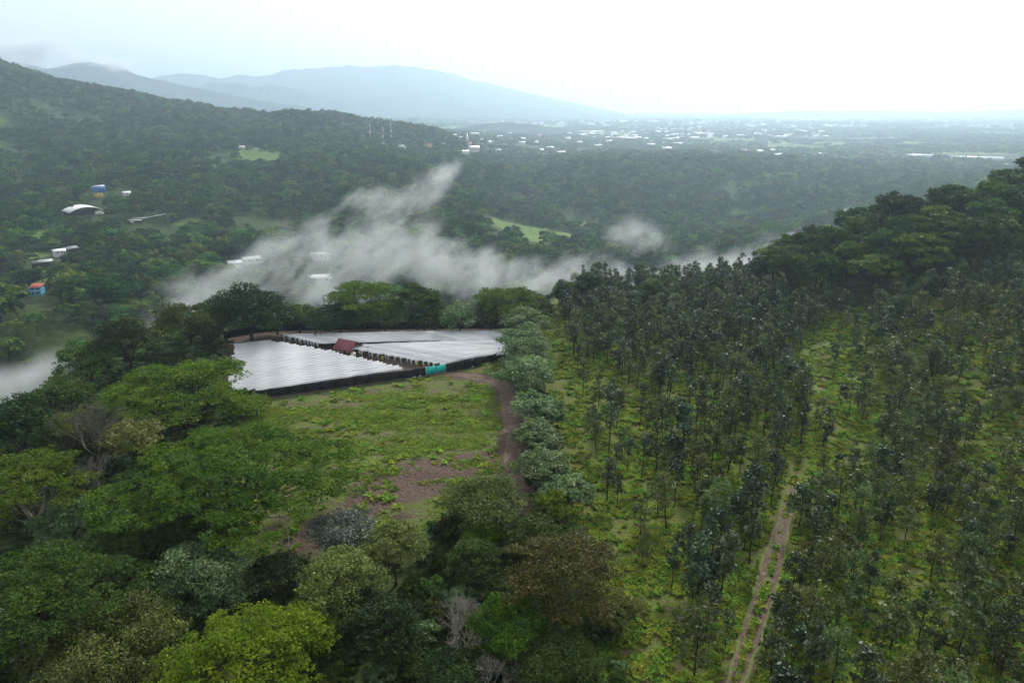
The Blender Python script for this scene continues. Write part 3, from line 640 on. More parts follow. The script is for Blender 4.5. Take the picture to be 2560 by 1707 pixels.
for lab, u, v, w, H in [
    ('grey-green tree at the back end of the row beside the tunnels', 1310, 800, 120, 10), ('grey-green tree second from the back in the row by the tunnels', 1300, 850, 110, 10),
    ('grey-green tree third from the back, over the right end of the fence', 1325, 890, 130, 10), ('big grey-green tree where the track bends, dense crown', 1310, 935, 140, 10),
    ('pale grey-leaved tree beside the straight part of the field track', 1335, 1020, 110, 8), ('silvery thin tree behind the pale grey-leaved one by the track', 1375, 1035, 70, 9),
    ('grey-green tree beside the lower straight part of the field track', 1345, 1100, 120, 8), ('fresh green small tree in the grey-green row by the track', 1340, 1075, 70, 7),
    ('grey-green tree beside the lower end of the field track', 1360, 1170, 130, 8), ('pale grey tree at the lower end of the grey-green row', 1420, 1230, 110, 7)]:
    near_tree('broadleaf_tree', lab, u, v, w * 1.18, H, 'round', 'grey', 8000, 0.60, CG, bark='bark_pale', tr=0.18, csize=0.32, flat=0.5, base=0.12, aspect=0.6)
for lab, u, v, w, H, shp, mt, nl, sz in [
    ('silvery glossy bush at the lower edge of the grass field', 850, 1335, 200, 7, 'round', 'silver', 13000, 0.34),
    ('olive light-tipped tree right of the silvery bush', 985, 1375, 190, 10, 'round', 'olive', 11000, 0.42),
    ('pale olive tree at the end of the field track', 1210, 1255, 250, 10, 'round', 'olive', 13000, 0.46),
    ('dark-hearted tree with pale leaf tips above the bright feathery tree', 850, 1470, 260, 12, 'round', 'olive', 14000, 0.42),
    ('bright lime small tree between the two pale olive trees', 1215, 1335, 110, 7, 'round', 'fern_bright', 5000, 0.4),
    ('bushy green tree at the corner of plantation and field track', 1375, 1265, 110, 8, 'round', 'fern', 6000, 0.42),
    ('large rusty olive domed tree at the plantation edge near the bottom', 1400, 1440, 330, 13, 'round', 'rust', 22000, 0.42),
    ('green tree left of the rusty olive domed tree', 1190, 1405, 150, 9, 'round', 'mid', 9000, 0.40),
    ('fresh green tree beside the leafless tree at the bottom', 1270, 1565, 230, 9, 'round', 'fern', 14000, 0.36),
    ('bluish green bush at the bottom edge near the plantation', 1400, 1660, 260, 7, 'round', 'mid', 13000, 0.34),
    ('dull green bush on the plantation side of the domed tree', 1555, 1530, 150, 5, 'round', 'olive', 8000, 0.34),
    ('grey-green large-leaved tree right of the dark lower left tree', 510, 1440, 270, 11, 'round', 'grey', 13000, 0.46),
    ('mottled olive tree at the very bottom left of the feathery tree', 270, 1640, 420, 12, 'round', 'olive', 24000, 0.40),
    ('grey-leaved small tree below the pale limbs at left', 175, 1300, 190, 8, 'round', 'grey', 8000, 0.5),
    ('dark leafy tree in the shade left of the bottom leafless tree', 960, 1580, 220, 11, 'round', 'dark', 12000, 0.42),
    ('dark tree below the huge spreading tree beside its trunk', 420, 1330, 200, 9, 'round', 'fern_dark', 9000, 0.5),
    ('dark shrubby tree under the right side of the huge spreading tree', 700, 1440, 170, 8, 'round', 'dark', 8000, 0.42),
    ('dark green tree between the dark lower left tree and spreading tree', 270, 1390, 190, 9, 'round', 'mid', 8000, 0.46),
    ('pale green mixed tree above the rusty olive domed tree', 1330, 1340, 170, 8, 'round', 'mid', 8000, 0.42),
    ('green bush at the bottom between two leafless trees', 1120, 1690, 200, 6, 'round', 'dark', 8000, 0.36),
    ('yellow-green tree just below the umbrella tree by the field', 640, 1010, 90, 5, 'round', 'fern', 3000, 0.45)]:
    near_tree('broadleaf_tree', lab, u, v, w, H, shp, mt, nl, sz, 'trees around the lower end of the field', tr=0.22, csize=0.26, flat=0.55, base=0.10, clumps=60, aspect=0.5)
for lab, u, v, H, sp, sd, mt in [
    ('tall grey leafless tree standing among the green trees at left', 235, 1100, 17, 0.34, 3, 'bark_grey'), ('leafless grey tree just below the tall leafless one', 250, 1215, 12, 0.42, 4, 'bark_grey'),
    ('pale leafless tree tangled in green crowns at the bottom centre', 1130, 1570, 10, 0.50, 6, 'bark_pale'), ('pale leafless branching tree at the very bottom', 1230, 1690, 7, 0.55, 8, 'bark_pale'),
    ('thin grey leafless tree at the plantation edge by the domed tree', 1470, 1360, 8, 0.5, 12, 'bark_grey')]:
    x, y, dep = at_height(u, v, H * 0.55)
    BV, BQ = bare_tree(sd, H, sp, 5, 0.20)
    o = thing('bare_tree', lab, 'tree', (x, y, g1(x, y)), R.random() * 6, 'leafless trees')
    nq = len(BQ); cut = 24 * 3
    obj('trunk', mesh_np('trunk', BV, [BQ[:12]], [M[mt]]), o); obj('branches', mesh_np('branches', BV, [BQ[12:]], [M[mt]]), o)

# ------------------------------------------------------------------ forest on the hill at right, each tree a thing
mid_protos = []
for i, (shp, mt, H, Rc) in enumerate([('round', 'mid', 13, 6.5), ('round', 'dark', 14, 6.5), ('umbrella', 'fern', 13, 8.5), ('round', 'fern_dark', 12, 6.0), ('round', 'fern', 11, 5.5), ('umbrella', 'fern_dark', 14, 8.0), ('round', 'grey', 12, 5.5), ('umbrella', 'yellow', 11, 5.5)]):
    g = gen_tree(900 + i, H, Rc, shp, 6500, 0.85, clumps=44, csize=0.30 if shp == 'round' else 0.22, flat=0.55 if shp == 'round' else 0.36, base=0.12 if shp == 'round' else 0.4, tr=0.3)
    mid_protos.append((crown_mesh('crown', g[0], g[1], M[mt]), mesh_np('trunk', g[2], [g[3]], [M['bark_dark']], smooth=True), joined_mesh('tree', *g, M[mt], M['bark_dark'])))
def hill_tree(k, x, y, s, rz, label, group):
    o = thing('forest_tree', label, 'tree', (x, y, g1(x, y) - 0.3), rz, group, (s, s, s * (0.9 + 0.25 * R.random())))
    obj('trunk', mid_protos[k][1], o); obj('crown', mid_protos[k][0], o); return o
HN = ['mid green rounded', 'blackish green rounded', 'fresh green flat-topped', 'dark feathery rounded', 'fresh green rounded', 'dark feathery flat-topped', 'grey-green rounded', 'yellowish flat-topped']
pts = []
for _ in range(4000):
    x = R.uniform(92, 265); y = R.uniform(178, 268)
    lim = 212 - 0.10 * (x - 95) + (6 if x < 110 else 0)
    if y < lim or y > 262 - 0.08 * (x - 90): continue
    if all((x - a) ** 2 + (y - b) ** 2 > 8.6 ** 2 for a, b in pts): pts.append((x, y))
pts.sort(key=lambda p: p[1])
for i, (x, y) in enumerate(pts):
    k = R.choices(range(8), [4, 2.5, 4, 3, 5, 3, 1.2, 2])[0]
    row = 'front edge facing the plantation' if y < 224 else ('crest against the valley' if y > 244 else 'middle of the slope')
    hill_tree(k, x, y, R.uniform(0.85, 1.40), R.random() * 6.28, '%s tree on the right forest hill, %s' % (HN[k], row), 'forest hill, %s, %s trees' % (row, HN[k]))

# ------------------------------------------------------------------ plantation
def gen_crop(seed, H, low, Rc, leaves, size):
    rng = np.random.default_rng(seed); n = 14
    t = np.sort(rng.random(n)); th = rng.random(n) * 6.283; prof = np.sin(np.clip(0.18 + 0.82 * t, 0, 1) * math.pi) * 0.75 + 0.25
    rr = Rc * prof * (0.35 + 0.6 * rng.random(n)); z0 = H * low
    lean = rng.normal(size=2) * 0.035
    z = z0 + (H - z0) * t
    C = np.stack((rr * np.cos(th) + lean[0] * z, rr * np.sin(th) + lean[1] * z, z), -1)
    s = Rc * (0.32 + 0.28 * rng.random(n)); RAD = np.stack((s, s, s * 0.9), -1)
    LV, tint = leaf_quads(rng, C, RAD, leaves, size, 0.42, 0.35, 0.5, 0.9, 0.35)
    mb = MB(); zs = np.linspace(-0.5, H * 0.94, 7)
    wob = np.cumsum(rng.normal(size=(7, 2)) * 0.05, 0); wob[0] = 0
    mb.tube(np.stack((lean[0] * zs + wob[:, 0], lean[1] * zs + wob[:, 1], zs), -1), np.linspace(0.12, 0.03, 7), 5)
    for c in C:
        p = np.array((lean[0] * (c[2] - 0.7), lean[1] * (c[2] - 0.7), c[2] - 0.7)); mb.tube([p, (p + c) / 2, c], [0.035, 0.025, 0.012], 3)
    return LV, tint, np.concatenate(mb.V), np.concatenate(mb.Q)
crop = []
for i in range(14):
    bushy = i >= 7
    g = gen_crop(300 + i, 9.0 if not bushy else 7.6, (0.46 if not bushy else 0.22) + 0.07 * (i % 3), (1.35 if not bushy else 1.85) + 0.16 * (i % 4), 430 if not bushy else 640, 0.54)
    mt = M['crop'] if ((i % 3 != 0) if i < 7 else (i % 4 == 0)) else M['crop2']
    crop.append((crown_mesh('crown', g[0], g[1], mt), mesh_np('trunk', g[2], [g[3]], [M['bark_dark']]), joined_mesh('plantation_tree', *g, mt, M['bark_dark'])))
PT = dense(TRACK_PLANT, 4)
cand = []
ang = math.radians(7); ca, sa = math.cos(ang), math.sin(ang)
for i in range(-60, 140):
    for j in range(-20, 140):
        a = i * 3.5; b = 30 + j * 3.1
        x = a * ca + b * sa - 12; y = -a * sa + b * ca
        x += R.gauss(0, 0.8); y += R.gauss(0, 0.8)
        if not (12 < x < 210 and 44 < y < 262): continue
        if x < 30 and y > 216 and y > 216 + (x - 9) * 2.2: continue
        right = x > np.interp(y, PT[:, 1], PT[:, 0])
        if right and y > 214 - 0.10 * (x - 95) - 3: continue
        if x > 0.80 * (y * CT + CAM_H * ST) + 12: continue
        if dist_path(np.array(x), np.array(y), PT) < (2.3 if y < 118 else (0.8 if y < 150 else 2.4)): continue
        if dist_path(np.array(x), np.array(y), STRIP) < 5.5 and R.random() < 0.85: continue
        if not right and y < 165 and R.random() < (0.30 if y > 140 else (0.45 if y > 108 else 0.50)): continue
        if not right and x < 16 + 0.25 * max(0, 105 - y): continue
        if right and R.random() < 0.34 + 0.5 * (float(fbm(np.array(x / 14), np.array(y / 14), 61, 2)) < 0.42): continue
        if not right and y < 190 and float(fbm(np.array(x / 12), np.array(y / 12), 62, 2)) < 0.36: continue
        if y < 84 and x < 0.16 * y + 6: continue
        if dist_path(np.array(x), np.array(y), DRY) < 4.5: continue
        cand.append((x, y, bool(right)))
cand.sort(key=lambda p: p[1] * p[1] + 0.35 * p[0] * p[0])
crop_left = []
def in_view(x, y, z, m=60):
    u, v = project(np.array(x), np.array(y), np.array(z)); return -m < u < 2560 + m and -m < v < 1707 + m
BUSH = [tuple(path_world([q])[0]) for q in ((1800, 1345), (1745, 1500), (1765, 1480), (1735, 1690), (1850, 1330), (1880, 1300))]
cand = [(x, y, False) for x, y in BUSH] + cand
n_ind = 0
for x, y, right in cand:
    k = R.choice(range(7, 14)) if (right and R.random() < 0.75) or (not right and R.random() < 0.22) else R.choice(range(7))
    if (x, y) in BUSH: k = R.choice((8, 11, 12))
    z = g1(x, y); s = 1.3 if (x, y) in BUSH else R.choice((R.uniform(0.55, 0.85), R.uniform(0.8, 1.15), R.uniform(0.9, 1.25))) * (0.95 if right else 1.0); rz = R.random() * 6.28
    if n_ind < 300 and in_view(x, y, z + 5):
        side = 'right' if right else 'left'
        band = 'closest rows' if y < 95 else ('middle rows' if y < 130 else 'farther rows')
        look = ('short' if s < 0.8 else ('tall' if s > 1.05 else 'mid-sized')) + (' bushy' if k >= 7 else ' bare-stemmed') + (' dark' if crop[k][0].materials[0] == M['crop'] else ' olive')
        place = ' hugging the track' if dist_path(np.array(x), np.array(y), PT) < 5 else (' by the field side' if x < 26 and not right else (' by the right edge' if x > 0.62 * (y * CT + CAM_H * ST) else ''))
        o = thing('plantation_tree', '%s plantation tree %s of the rutted track, %s%s' % (look, side, band, place), 'tree', (x, y, z - 0.05), rz, '%s plantation trees %s of the track, %s%s' % (look, side, band, place), (s, s, s))
        obj('trunk', crop[k][1], o); obj('crown', crop[k][0], o); n_ind += 1
    else:
        crop_left.append((x, y, z - 0.05, rz, s, k))

# ------------------------------------------------------------------ masses: one object each, filled by geometry nodes
def mass(name, label, rows, meshes, cat):
    """rows: x, y, z, rz, scale, index"""
    c = bpy.data.collections.new(name + '_kinds')
    for i, me in enumerate(meshes):
        o = bpy.data.objects.new('%s_kind.%03d' % (name, i), me); c.objects.link(o)
    rows = np.asarray(rows, float)
    me = bpy.data.meshes.new(name); me.vertices.add(len(rows)); me.vertices.foreach_set('co', rows[:, :3].astype(np.float32).ravel())
    for nm, ty, col in (('rz', 'FLOAT', 3), ('scl', 'FLOAT', 4), ('kind_index', 'INT', 5)):
        a = me.attributes.new(nm, ty, 'POINT'); a.data.foreach_set('value', rows[:, col].astype(np.int32 if ty == 'INT' else np.float32))
    o = tag(obj(name, me), label, cat, None, 'stuff')
    ng = bpy.data.node_groups.new(name + '_nodes', 'GeometryNodeTree')
    ng.interface.new_socket('Geometry', in_out='INPUT', socket_type='NodeSocketGeometry'); ng.interface.new_socket('Geometry', in_out='OUTPUT', socket_type='NodeSocketGeometry')
    N, L = ng.nodes, ng.links
    gi, go = N.new('NodeGroupInput'), N.new('NodeGroupOutput')
    ip = N.new('GeometryNodeInstanceOnPoints'); ci = N.new('GeometryNodeCollectionInfo'); ci.inputs['Collection'].default_value = c
    ci.inputs['Separate Children'].default_value = True; ci.inputs['Reset Children'].default_value = True
    def na(nm, ty): q = N.new('GeometryNodeInputNamedAttribute'); q.data_type = ty; q.inputs['Name'].default_value = nm; return q.outputs['Attribute']
    cx = N.new('ShaderNodeCombineXYZ'); L.new(na('rz', 'FLOAT'), cx.inputs['Z'])
    e2r = N.new('FunctionNodeEulerToRotation'); L.new(cx.outputs[0], e2r.inputs[0]); L.new(e2r.outputs[0], ip.inputs['Rotation'])
    L.new(na('scl', 'FLOAT'), ip.inputs['Scale']); ip.inputs['Pick Instance'].default_value = True; L.new(na('kind_index', 'INT'), ip.inputs['Instance Index'])
    L.new(gi.outputs[0], ip.inputs['Points']); L.new(ci.outputs[0], ip.inputs['Instance']); L.new(ip.outputs[0], go.inputs[0])
    md = o.modifiers.new('fill', 'NODES'); md.node_group = ng
    return o
mass('plantation_rows', 'dark mass of slender plantation trees in the far rows', crop_left, [c[2] for c in crop], 'plantation')

# grass tufts
def gen_tuft(seed, blades, h, spread):
    rng = np.random.default_rng(seed); th = rng.random(blades) * 6.283; r = rng.random(blades) * spread * 0.4
    base = np.stack((r * np.cos(th), r * np.sin(th), np.full(blades, -0.05)), -1); L = h * (0.6 + 0.6 * rng.random(blades))
    d = np.stack((np.cos(th), np.sin(th), 0 * th), -1); s = np.stack((-np.sin(th), np.cos(th), 0 * th), -1) * 0.05 * (1 + h)
    lean = spread * (0.3 + 0.7 * rng.random(blades)); mid = base + d * (lean * 0.45)[:, None] + np.array([0, 0, 1]) * (L * 0.75)[:, None]
    tip = base + d * lean[:, None] + np.array([0, 0, 1]) * (L * 0.8)[:, None]
    V = np.stack((base - s, base + s, mid + s, mid - s, tip), 1).reshape(-1, 3); i = np.arange(blades)[:, None] * 5
    Qd = i + np.array([[0, 1, 2, 3]]); Tr = i + np.array([[3, 2, 4]]); t = np.clip(0.3 + 0.5 * rng.random(blades), 0, 1)
    return V, Qd, Tr, np.concatenate((t, t))
tufts = []
for i in range(6):
    V, Qd, Tr, t = gen_tuft(700 + i, 26, 0.55, 0.55); tufts.append(mesh_np('grass_tuft', V, [Qd, Tr], [M['tuft']], tint=t))
fine = []
for i in range(5):
    V, Qd, Tr, t = gen_tuft(720 + i, 22, 0.28, 0.5); fine.append(mesh_np('grass_blades', V, [Qd, Tr], [M['grass']], tint=t))
N_T = 95000
x = RNG.uniform(8, 150, N_T); y = 45 + 190 * RNG.random(N_T) ** 1.35
ok = inside(x, y, PLANT) & (fbm(x / 3.2, y / 3.2, 77, 3) > 0.33 + 0.08 * sstep(80, 130, y)) & ((dist_path(x, y, PT) > 1.7) | (dist_path(x, y, PT) < 0.35) | (y > 122)) & (x < 0.82 * (y * CT + CAM_H * ST) + 8)
x, y = x[ok], y[ok]; rows = np.stack((x, y, GT(x, y), RNG.random(len(x)) * 6.28, 0.55 + 1.1 * RNG.random(len(x)) * fbm(x / 9, y / 9, 78, 2) * 1.6, RNG.integers(0, 6, len(x))), -1)
mass('grass', 'clumpy green grass tufts between the plantation trees', rows, tufts, 'grass')
N_F = 60000
x = RNG.uniform(-75, 2, N_F); y = RNG.uniform(85, 185, N_F)
dn = fbm(x / 9, y / 4, 79, 4)
sgrid = inside(x, y, soilp) | inside(x, y, soil2)
lush = np.exp(-(((x + 20) / 26) ** 2 + ((y - 138) / 14) ** 2))
ok = inside(x, y, FIELD) & (dn + 0.25 * lush + 0.30 * (RNG.random(N_F) - 0.5) > 0.555 + 0.14 * sgrid) & (dist_path(x, y, TRACK_FIELD) > 2.3) & ~inside(x, y, GREEN)
x, y, dn = x[ok], y[ok], dn[ok]; rows = np.stack((x, y, GT(x, y), RNG.random(len(x)) * 6.28, 0.5 + 1.5 * np.clip(dn - 0.4, 0, 1) * 2 * RNG.random(len(x)), RNG.integers(0, 5, len(x))), -1)
x = RNG.uniform(-62, 0, 900); y = RNG.uniform(95, 175, 900); ok = inside(x, y, FIELD) & ~inside(x, y, GREEN) & (dist_path(x, y, TRACK_FIELD) > 3) & (fbm(x / 8, y / 3, 80, 3) > 0.5)
x, y = x[ok], y[ok]; rows = np.concatenate((rows, np.stack((x, y, GT(x, y), RNG.random(len(x)) * 6.28, 1.6 + 1.6 * RNG.random(len(x)), RNG.integers(0, 5, len(x))), -1)))
mass('field_grass', 'short green grass covering the open field before the fence', rows, fine, 'grass')

# undergrowth below the near trees
shrubs = []
for i, mt in enumerate(['mid', 'dark', 'olive', 'fern_dark', 'mid', 'grey']):
    g = gen_tree(640 + i, 3.2, 2.4, 'round', 900, 0.5, clumps=12, csize=0.4, base=0.0, tr=0.08, limbs=3); shrubs.append(joined_mesh('shrub', *g, M[mt], M['bark_dark']))
rows = []
for _ in range(9000):
    x = R.uniform(-170, 14); y = R.uniform(38, 245)
    if abs(x) > 0.85 * (y * CT + CAM_H * ST) + 10: continue
    X, Y = np.array(x), np.array(y)
    if inside(X, Y, FIELD) or inside(X, Y, GREEN) or (x > 8 and y > 84): continue
    if dist_path(X, Y, TRACK_FIELD) < 3.5: continue
    if y > 150 and x > -70 and y < 205: continue
    rows.append((x, y, g1(x, y) - 0.2, R.random() * 6.28, R.uniform(0.5, 1.25) * (0.8 if y > 200 else 1), R.randrange(6)))
rows = rows[::2]
mass('undergrowth', 'dark leafy undergrowth beneath the near trees', rows, shrubs, 'undergrowth')

# ------------------------------------------------------------------ things on the far slopes: spots first, so that trees keep clear of them
SPOT = {k: hit(*v) for k, v in dict(hall=(212, 540), blue=(96, 735), deep=(250, 492), tin=(355, 558), shack_a=(108, 668), shack_b=(150, 640), shack_c=(188, 632),
        mist_a=(588, 668), mist_b=(632, 658), mist_c=(805, 705), mist_d=(800, 648), open_a=(1350, 597), open_b=(1420, 590), open_c=(1280, 575), open_d=(650, 396), open_e=(20, 309), open_f=(5, 365), pole=(424, 575), white=(317, 488), church=(1180, 378)).items()}
def town(u0, u1, v0, v1, n, seed, dmin=1700.0):
    r = random.Random(seed); out = []
    for _ in range(n):
        p = hit(r.uniform(u0, u1), r.uniform(v0, v1), 600.0, 16000.0); q = r.random()
        if dmin < math.hypot(p[0], p[1]) < 15500: out.append(p + (q,))
    return out
TOWN_NEAR = [hit(u, v) + (q,) for u, v, q in [
    (990, 352, 0.1), (1003, 368, 0.3), (1013, 372, 0.6), (1027, 374, 0.2), (1046, 363, 0.9), (1072, 364, 0.8), (1076, 369, 0.95), (1062, 376, 0.5), (1092, 361, 0.4), (1110, 363, 0.2),
    (1141, 362, 0.7), (1133, 341, 0.3), (1150, 346, 0.5), (1166, 346, 0.1), (1203, 352, 0.4), (1238, 353, 0.2), (1266, 339, 0.6), (1170, 393, 0.3), (1215, 378, 0.85), (1246, 378, 0.2), (1238, 396, 0.5),
    (1258, 393, 0.3), (1306, 394, 0.6), (1372, 397, 0.4), (1520, 401, 0.2), (1480, 345, 0.3), (1550, 345, 0.5), (1640, 355, 0.2), (1715, 353, 0.9), (1728, 369, 0.4), (1840, 392, 0.7),
    (1860, 387, 0.8), (1902, 387, 0.3), (1945, 389, 0.85), (1977, 389, 0.2), (2062, 388, 0.4), (2105, 397, 0.3), (605, 370, 0.2), (640, 372, 0.5), (760, 372, 0.3), (190, 377, 0.2), (215, 379, 0.4),
    (2440, 430, 0.2), (2495, 428, 0.4), (1410, 463, 0.3), (375, 255, 0.2), (450, 263, 0.3), (1180, 416, 0.2), (1250, 418, 0.4)]]
TOWN_MID = town(1180, 1760, 300, 352, 130, 3) + town(1560, 2080, 310, 345, 110, 4) + town(1750, 2060, 378, 396, 16, 5) + town(1100, 1700, 352, 400, 30, 8)
TOWN_FAR = town(880, 1900, 262, 306, 330, 6, 3000) + town(1350, 2300, 284, 318, 480, 7, 2500) + town(1400, 2020, 296, 306, 300, 9, 2500) + town(700, 1150, 262, 300, 60, 10, 3500) + town(1900, 2560, 296, 330, 50, 11, 2500)
keep = [(s[0], s[1], 16) for s in SPOT.values()] + [(s[0], s[1], 9) for s in TOWN_NEAR] + [(s[0] * (1 - 11 / s[1]), s[1] - 11, 8) for s in TOWN_NEAR]
# clear the line of sight: low growth only just in front of a building
for s in list(SPOT.values()):
    d = np.array(s[:2]) / np.hypot(*s[:2]); keep += [(s[0] - d[0] * q, s[1] - d[1] * q, 9 + 0.1 * q) for q in (14, 28, 42)]
s = SPOT['blue']; d = np.array(s[:2]) / np.hypot(*s[:2]); keep += [(s[0] - d[0] * q, s[1] - d[1] * q, 13) for q in (10, 22, 34, 46, 58, 70)]
KEEP = np.array(keep)
LONG_SHED = [(1440, 330, 130, 16), (1345, 326, 40, 12), (1640, 358, 50, 14), (1155, 384, 34, 16), (2440, 398, 110, 16), (2520, 416, 70, 30), (2300, 392, 60, 12), (1560, 347, 60, 12), (1760, 336, 40, 12)]

far_protos = []
for i, (shp, mt, H, Rc) in enumerate([('round', 'far', 9, 5.2), ('round', 'far2', 10, 5.6), ('umbrella', 'far', 9, 6.4), ('round', 'far', 7, 4.4), ('round', 'far2', 8, 4.8), ('umbrella', 'far2', 10, 6.8), ('round', 'far', 11, 6.0), ('tall', 'far', 11, 3.2)]):
    g = gen_tree(1200 + i, H, Rc, shp, 1500, 1.05, clumps=16, csize=0.36 if shp == 'round' else 0.30, flat=0.6 if shp == 'round' else 0.4, base=0.05 if shp == 'round' else 0.35, tr=0.2, limbs=4)
    far_protos.append(joined_mesh('hillside_tree', *g, M[mt], M['bark_dark']))
def scatter(r0, r1, step, seed, jit=0.45):
    xs = np.arange(-r1 * 0.95, r1 * 0.95, step); ys = np.arange(60, r1, step)
    X, Y = np.meshgrid(xs, ys); rng = np.random.default_rng(seed)
    X = (X + rng.uniform(-jit, jit, X.shape) * step).ravel(); Y = (Y + rng.uniform(-jit, jit, Y.shape) * step).ravel()
    r = np.hypot(X, Y); ok = (r > r0) & (r < r1) & (np.abs(X) < 0.80 * (Y * CT + 40) + 20)
    return X[ok], Y[ok], rng
def clear(X, Y, pad=0.0):
    ok = np.ones(len(X), bool)
    for x, y, q in KEEP: ok &= (X - x) ** 2 + (Y - y) ** 2 > (q + pad) ** 2
    zt = T(X, Y); ub, vb = project(X, Y, zt); ut, vt = project(X, Y, zt + 13); dd = np.hypot(X, Y)
    for key, (sx, sy, sz) in SPOT.items():
        u0, v0 = project(np.array(sx), np.array(sy), np.array(sz)); hu = 26 if key in ('blue', 'shack_a', 'shack_b', 'shack_c') else (48 if key in ('hall', 'open_d', 'open_e') else (40 if key.startswith('open') else 18))
        ok &= ~((dd < math.hypot(sx, sy)) & (np.abs(ub - u0) < hu + 9 * FPX / dd * 0.7) & (vt < v0 - 2) & (vb > v0 - 4))
    return ok & ((meadow_mask(X, Y) < 0.4) | (np.random.default_rng(len(X)).random(len(X)) < 0.08))
def off_plateau(X, Y):
    back = 213 + 47 * sstep(-2, 22, X) - 20 * sstep(110, 220, X)
    return (X < -112) | (Y > back + 8)
X, Y, rng = scatter(190, 720, 9.8, 51); ok = off_plateau(X, Y) & clear(X, Y) & ((X < 90) | (Y > 285)) & (fbm(X / 60, Y / 60, 88, 3) + 0.3 * rng.random(len(X)) > 0.33)
X, Y = X[ok], Y[ok]; Z = T(X, Y)
u, v = project(X, Y, Z + 6)
# what the photograph can see of it: not behind the plateau's own trees
edge_v = np.interp(u, [0, 130, 300, 540, 620, 720, 900, 1200, 1500, 1900, 2000, 2300, 2560], [1000, 930, 800, 760, 690, 760, 700, 720, 700, 690, 610, 500, 430])
vis = (u > -10) & (u < 2570) & (v < edge_v)
order = np.argsort(np.hypot(X, Y)); rows = []; n_h = 0
W_side = ['left hillside', 'slope behind the mist', 'ravine beyond the plantation']
for i in order:
    k = int(rng.integers(0, 8)); s = (0.95 + 1.35 * rng.random() ** 1.6) * (0.45 + 0.55 * float(sstep(250, 390, math.hypot(X[i], Y[i])))); rz = rng.random() * 6.28; z = float(Z[i]) - 0.4
    if vis[i] and n_h < 300:
        w = W_side[0] if u[i] < 500 else (W_side[1] if u[i] < 1300 else W_side[2])
        dep = 'near the valley floor' if v[i] > 720 else ('half way up' if v[i] > 640 else 'higher up')
        nm = ['green rounded', 'dark rounded', 'green flat-topped', 'small green rounded', 'small dark rounded', 'dark flat-topped', 'tall green rounded', 'slim green'][k]
        o = obj('hillside_tree', far_protos[k], None, (X[i], Y[i], z), rz, s); n_h += 1
        nm = ('large ' + nm.replace('small ', '')) if s > 1.35 else nm
        tag(o, '%s tree on the %s, %s' % (nm, w, dep), 'tree', '%s trees, %s, %s' % (nm, w, dep))
    else: rows.append((X[i], Y[i], z, rz, s, k))
X, Y, rng = scatter(720, 2700, 10.5, 52); ok = ((np.hypot(X, Y) < 1800) | (X < -250 - 0.15 * (Y - 1500))) & clear(X, Y) & (fbm(X / 90, Y / 90, 89, 3) + 0.3 * rng.random(len(X)) > 0.44)
X, Y = X[ok], Y[ok]; Z = T(X, Y) - 0.4
rows += list(np.stack((X, Y, Z, rng.random(len(X)) * 6.28, 0.75 + 1.0 * rng.random(len(X)) ** 1.6, rng.integers(0, 8, len(X))), -1))
mass('forest', 'far woodland covering the hillsides and the ravine', rows, far_protos, 'woodland')
groves = []
for i in range(6):
    rg = np.random.default_rng(1300 + i); k = 9; C = np.stack((rg.uniform(-13, 13, k), rg.uniform(-9, 9, k), rg.uniform(3, 7, k)), -1)
    s = rg.uniform(4, 7, k); LV, tint = leaf_quads(rg, C, np.stack((s, s, s * 0.8), -1), 420, 3.0, 0.7)
    groves.append(crown_mesh('grove', LV, tint, M['far' if i % 2 else 'far2']))
TM = np.array([t[:2] for t in TOWN_MID])
X, Y, rng = scatter(1750, 5200, 30.0, 53); ok = (meadow_mask(X, Y) < 0.4) & (((X[:, None] - TM[None, :, 0]) ** 2 + ((Y[:, None] - TM[None, :, 1] + 25) * 0.6) ** 2).min(1) > 22 ** 2) & (fbm(X / 320, Y / 220, 90, 4) + 0.22 * rng.random(len(X)) > 0.535)
X, Y = X[ok], Y[ok]; Z = T(X, Y) - 0.5
rows = list(np.stack((X, Y, Z, rng.random(len(X)) * 6.28, 0.6 + 0.7 * rng.random(len(X)), rng.integers(0, 6, len(X))), -1))
X, Y, rng = scatter(5200, 14000, 110.0, 54); ok = fbm(X / 900, Y / 700, 91, 4) + 0.2 * rng.random(len(X)) > 0.55
X, Y = X[ok], Y[ok]; Z = T(X, Y) - 0.5
rows += list(np.stack((X, Y, Z, rng.random(len(X)) * 6.28, 1.2 + 1.6 * rng.random(len(X)), rng.integers(0, 6, len(X))), -1))
mass('plain_woods', 'hazy groves and hedges scattered over the distant plain', rows, groves, 'woodland')

# ------------------------------------------------------------------ houses
def gable(mb, L, Wd, h, rise, over=0.5):
    """roof slab with thickness; ridge along x"""
    x, y = L / 2 + over, Wd / 2 + over; t = 0.15
    V = [(-x, -y, h - 0.1), (x, -y, h - 0.1), (x, 0, h + rise), (-x, 0, h + rise), (-x, y, h - 0.1), (x, y, h - 0.1)]
    V = V + [(a, b, c - t) for a, b, c in V]
    return mb.add(V, [(0, 1, 2, 3), (3, 2, 5, 4), (7, 6, 9, 8), (8, 9, 10, 11), (0, 6, 7, 1), (5, 11, 10, 4), (0, 3, 9, 6), (3, 4, 10, 9), (1, 7, 8, 2), (2, 8, 11, 5)])
def wall_box(mb, L, Wd, h, rise=0.0):
    x, y = L / 2, Wd / 2
    V = [(-x, -y, -2.0), (x, -y, -2.0), (x, y, -2.0), (-x, y, -2.0), (-x, -y, h), (x, -y, h), (x, y, h), (-x, y, h), (-x, 0, h + rise * 0.9), (x, 0, h + rise * 0.9)]
    return mb.add(V, [(0, 1, 5, 4), (2, 3, 7, 6)], []).add(V, [], [(4, 8, 7), (5, 6, 9)]).add(V, [(0, 4, 7, 3), (1, 2, 6, 5)])
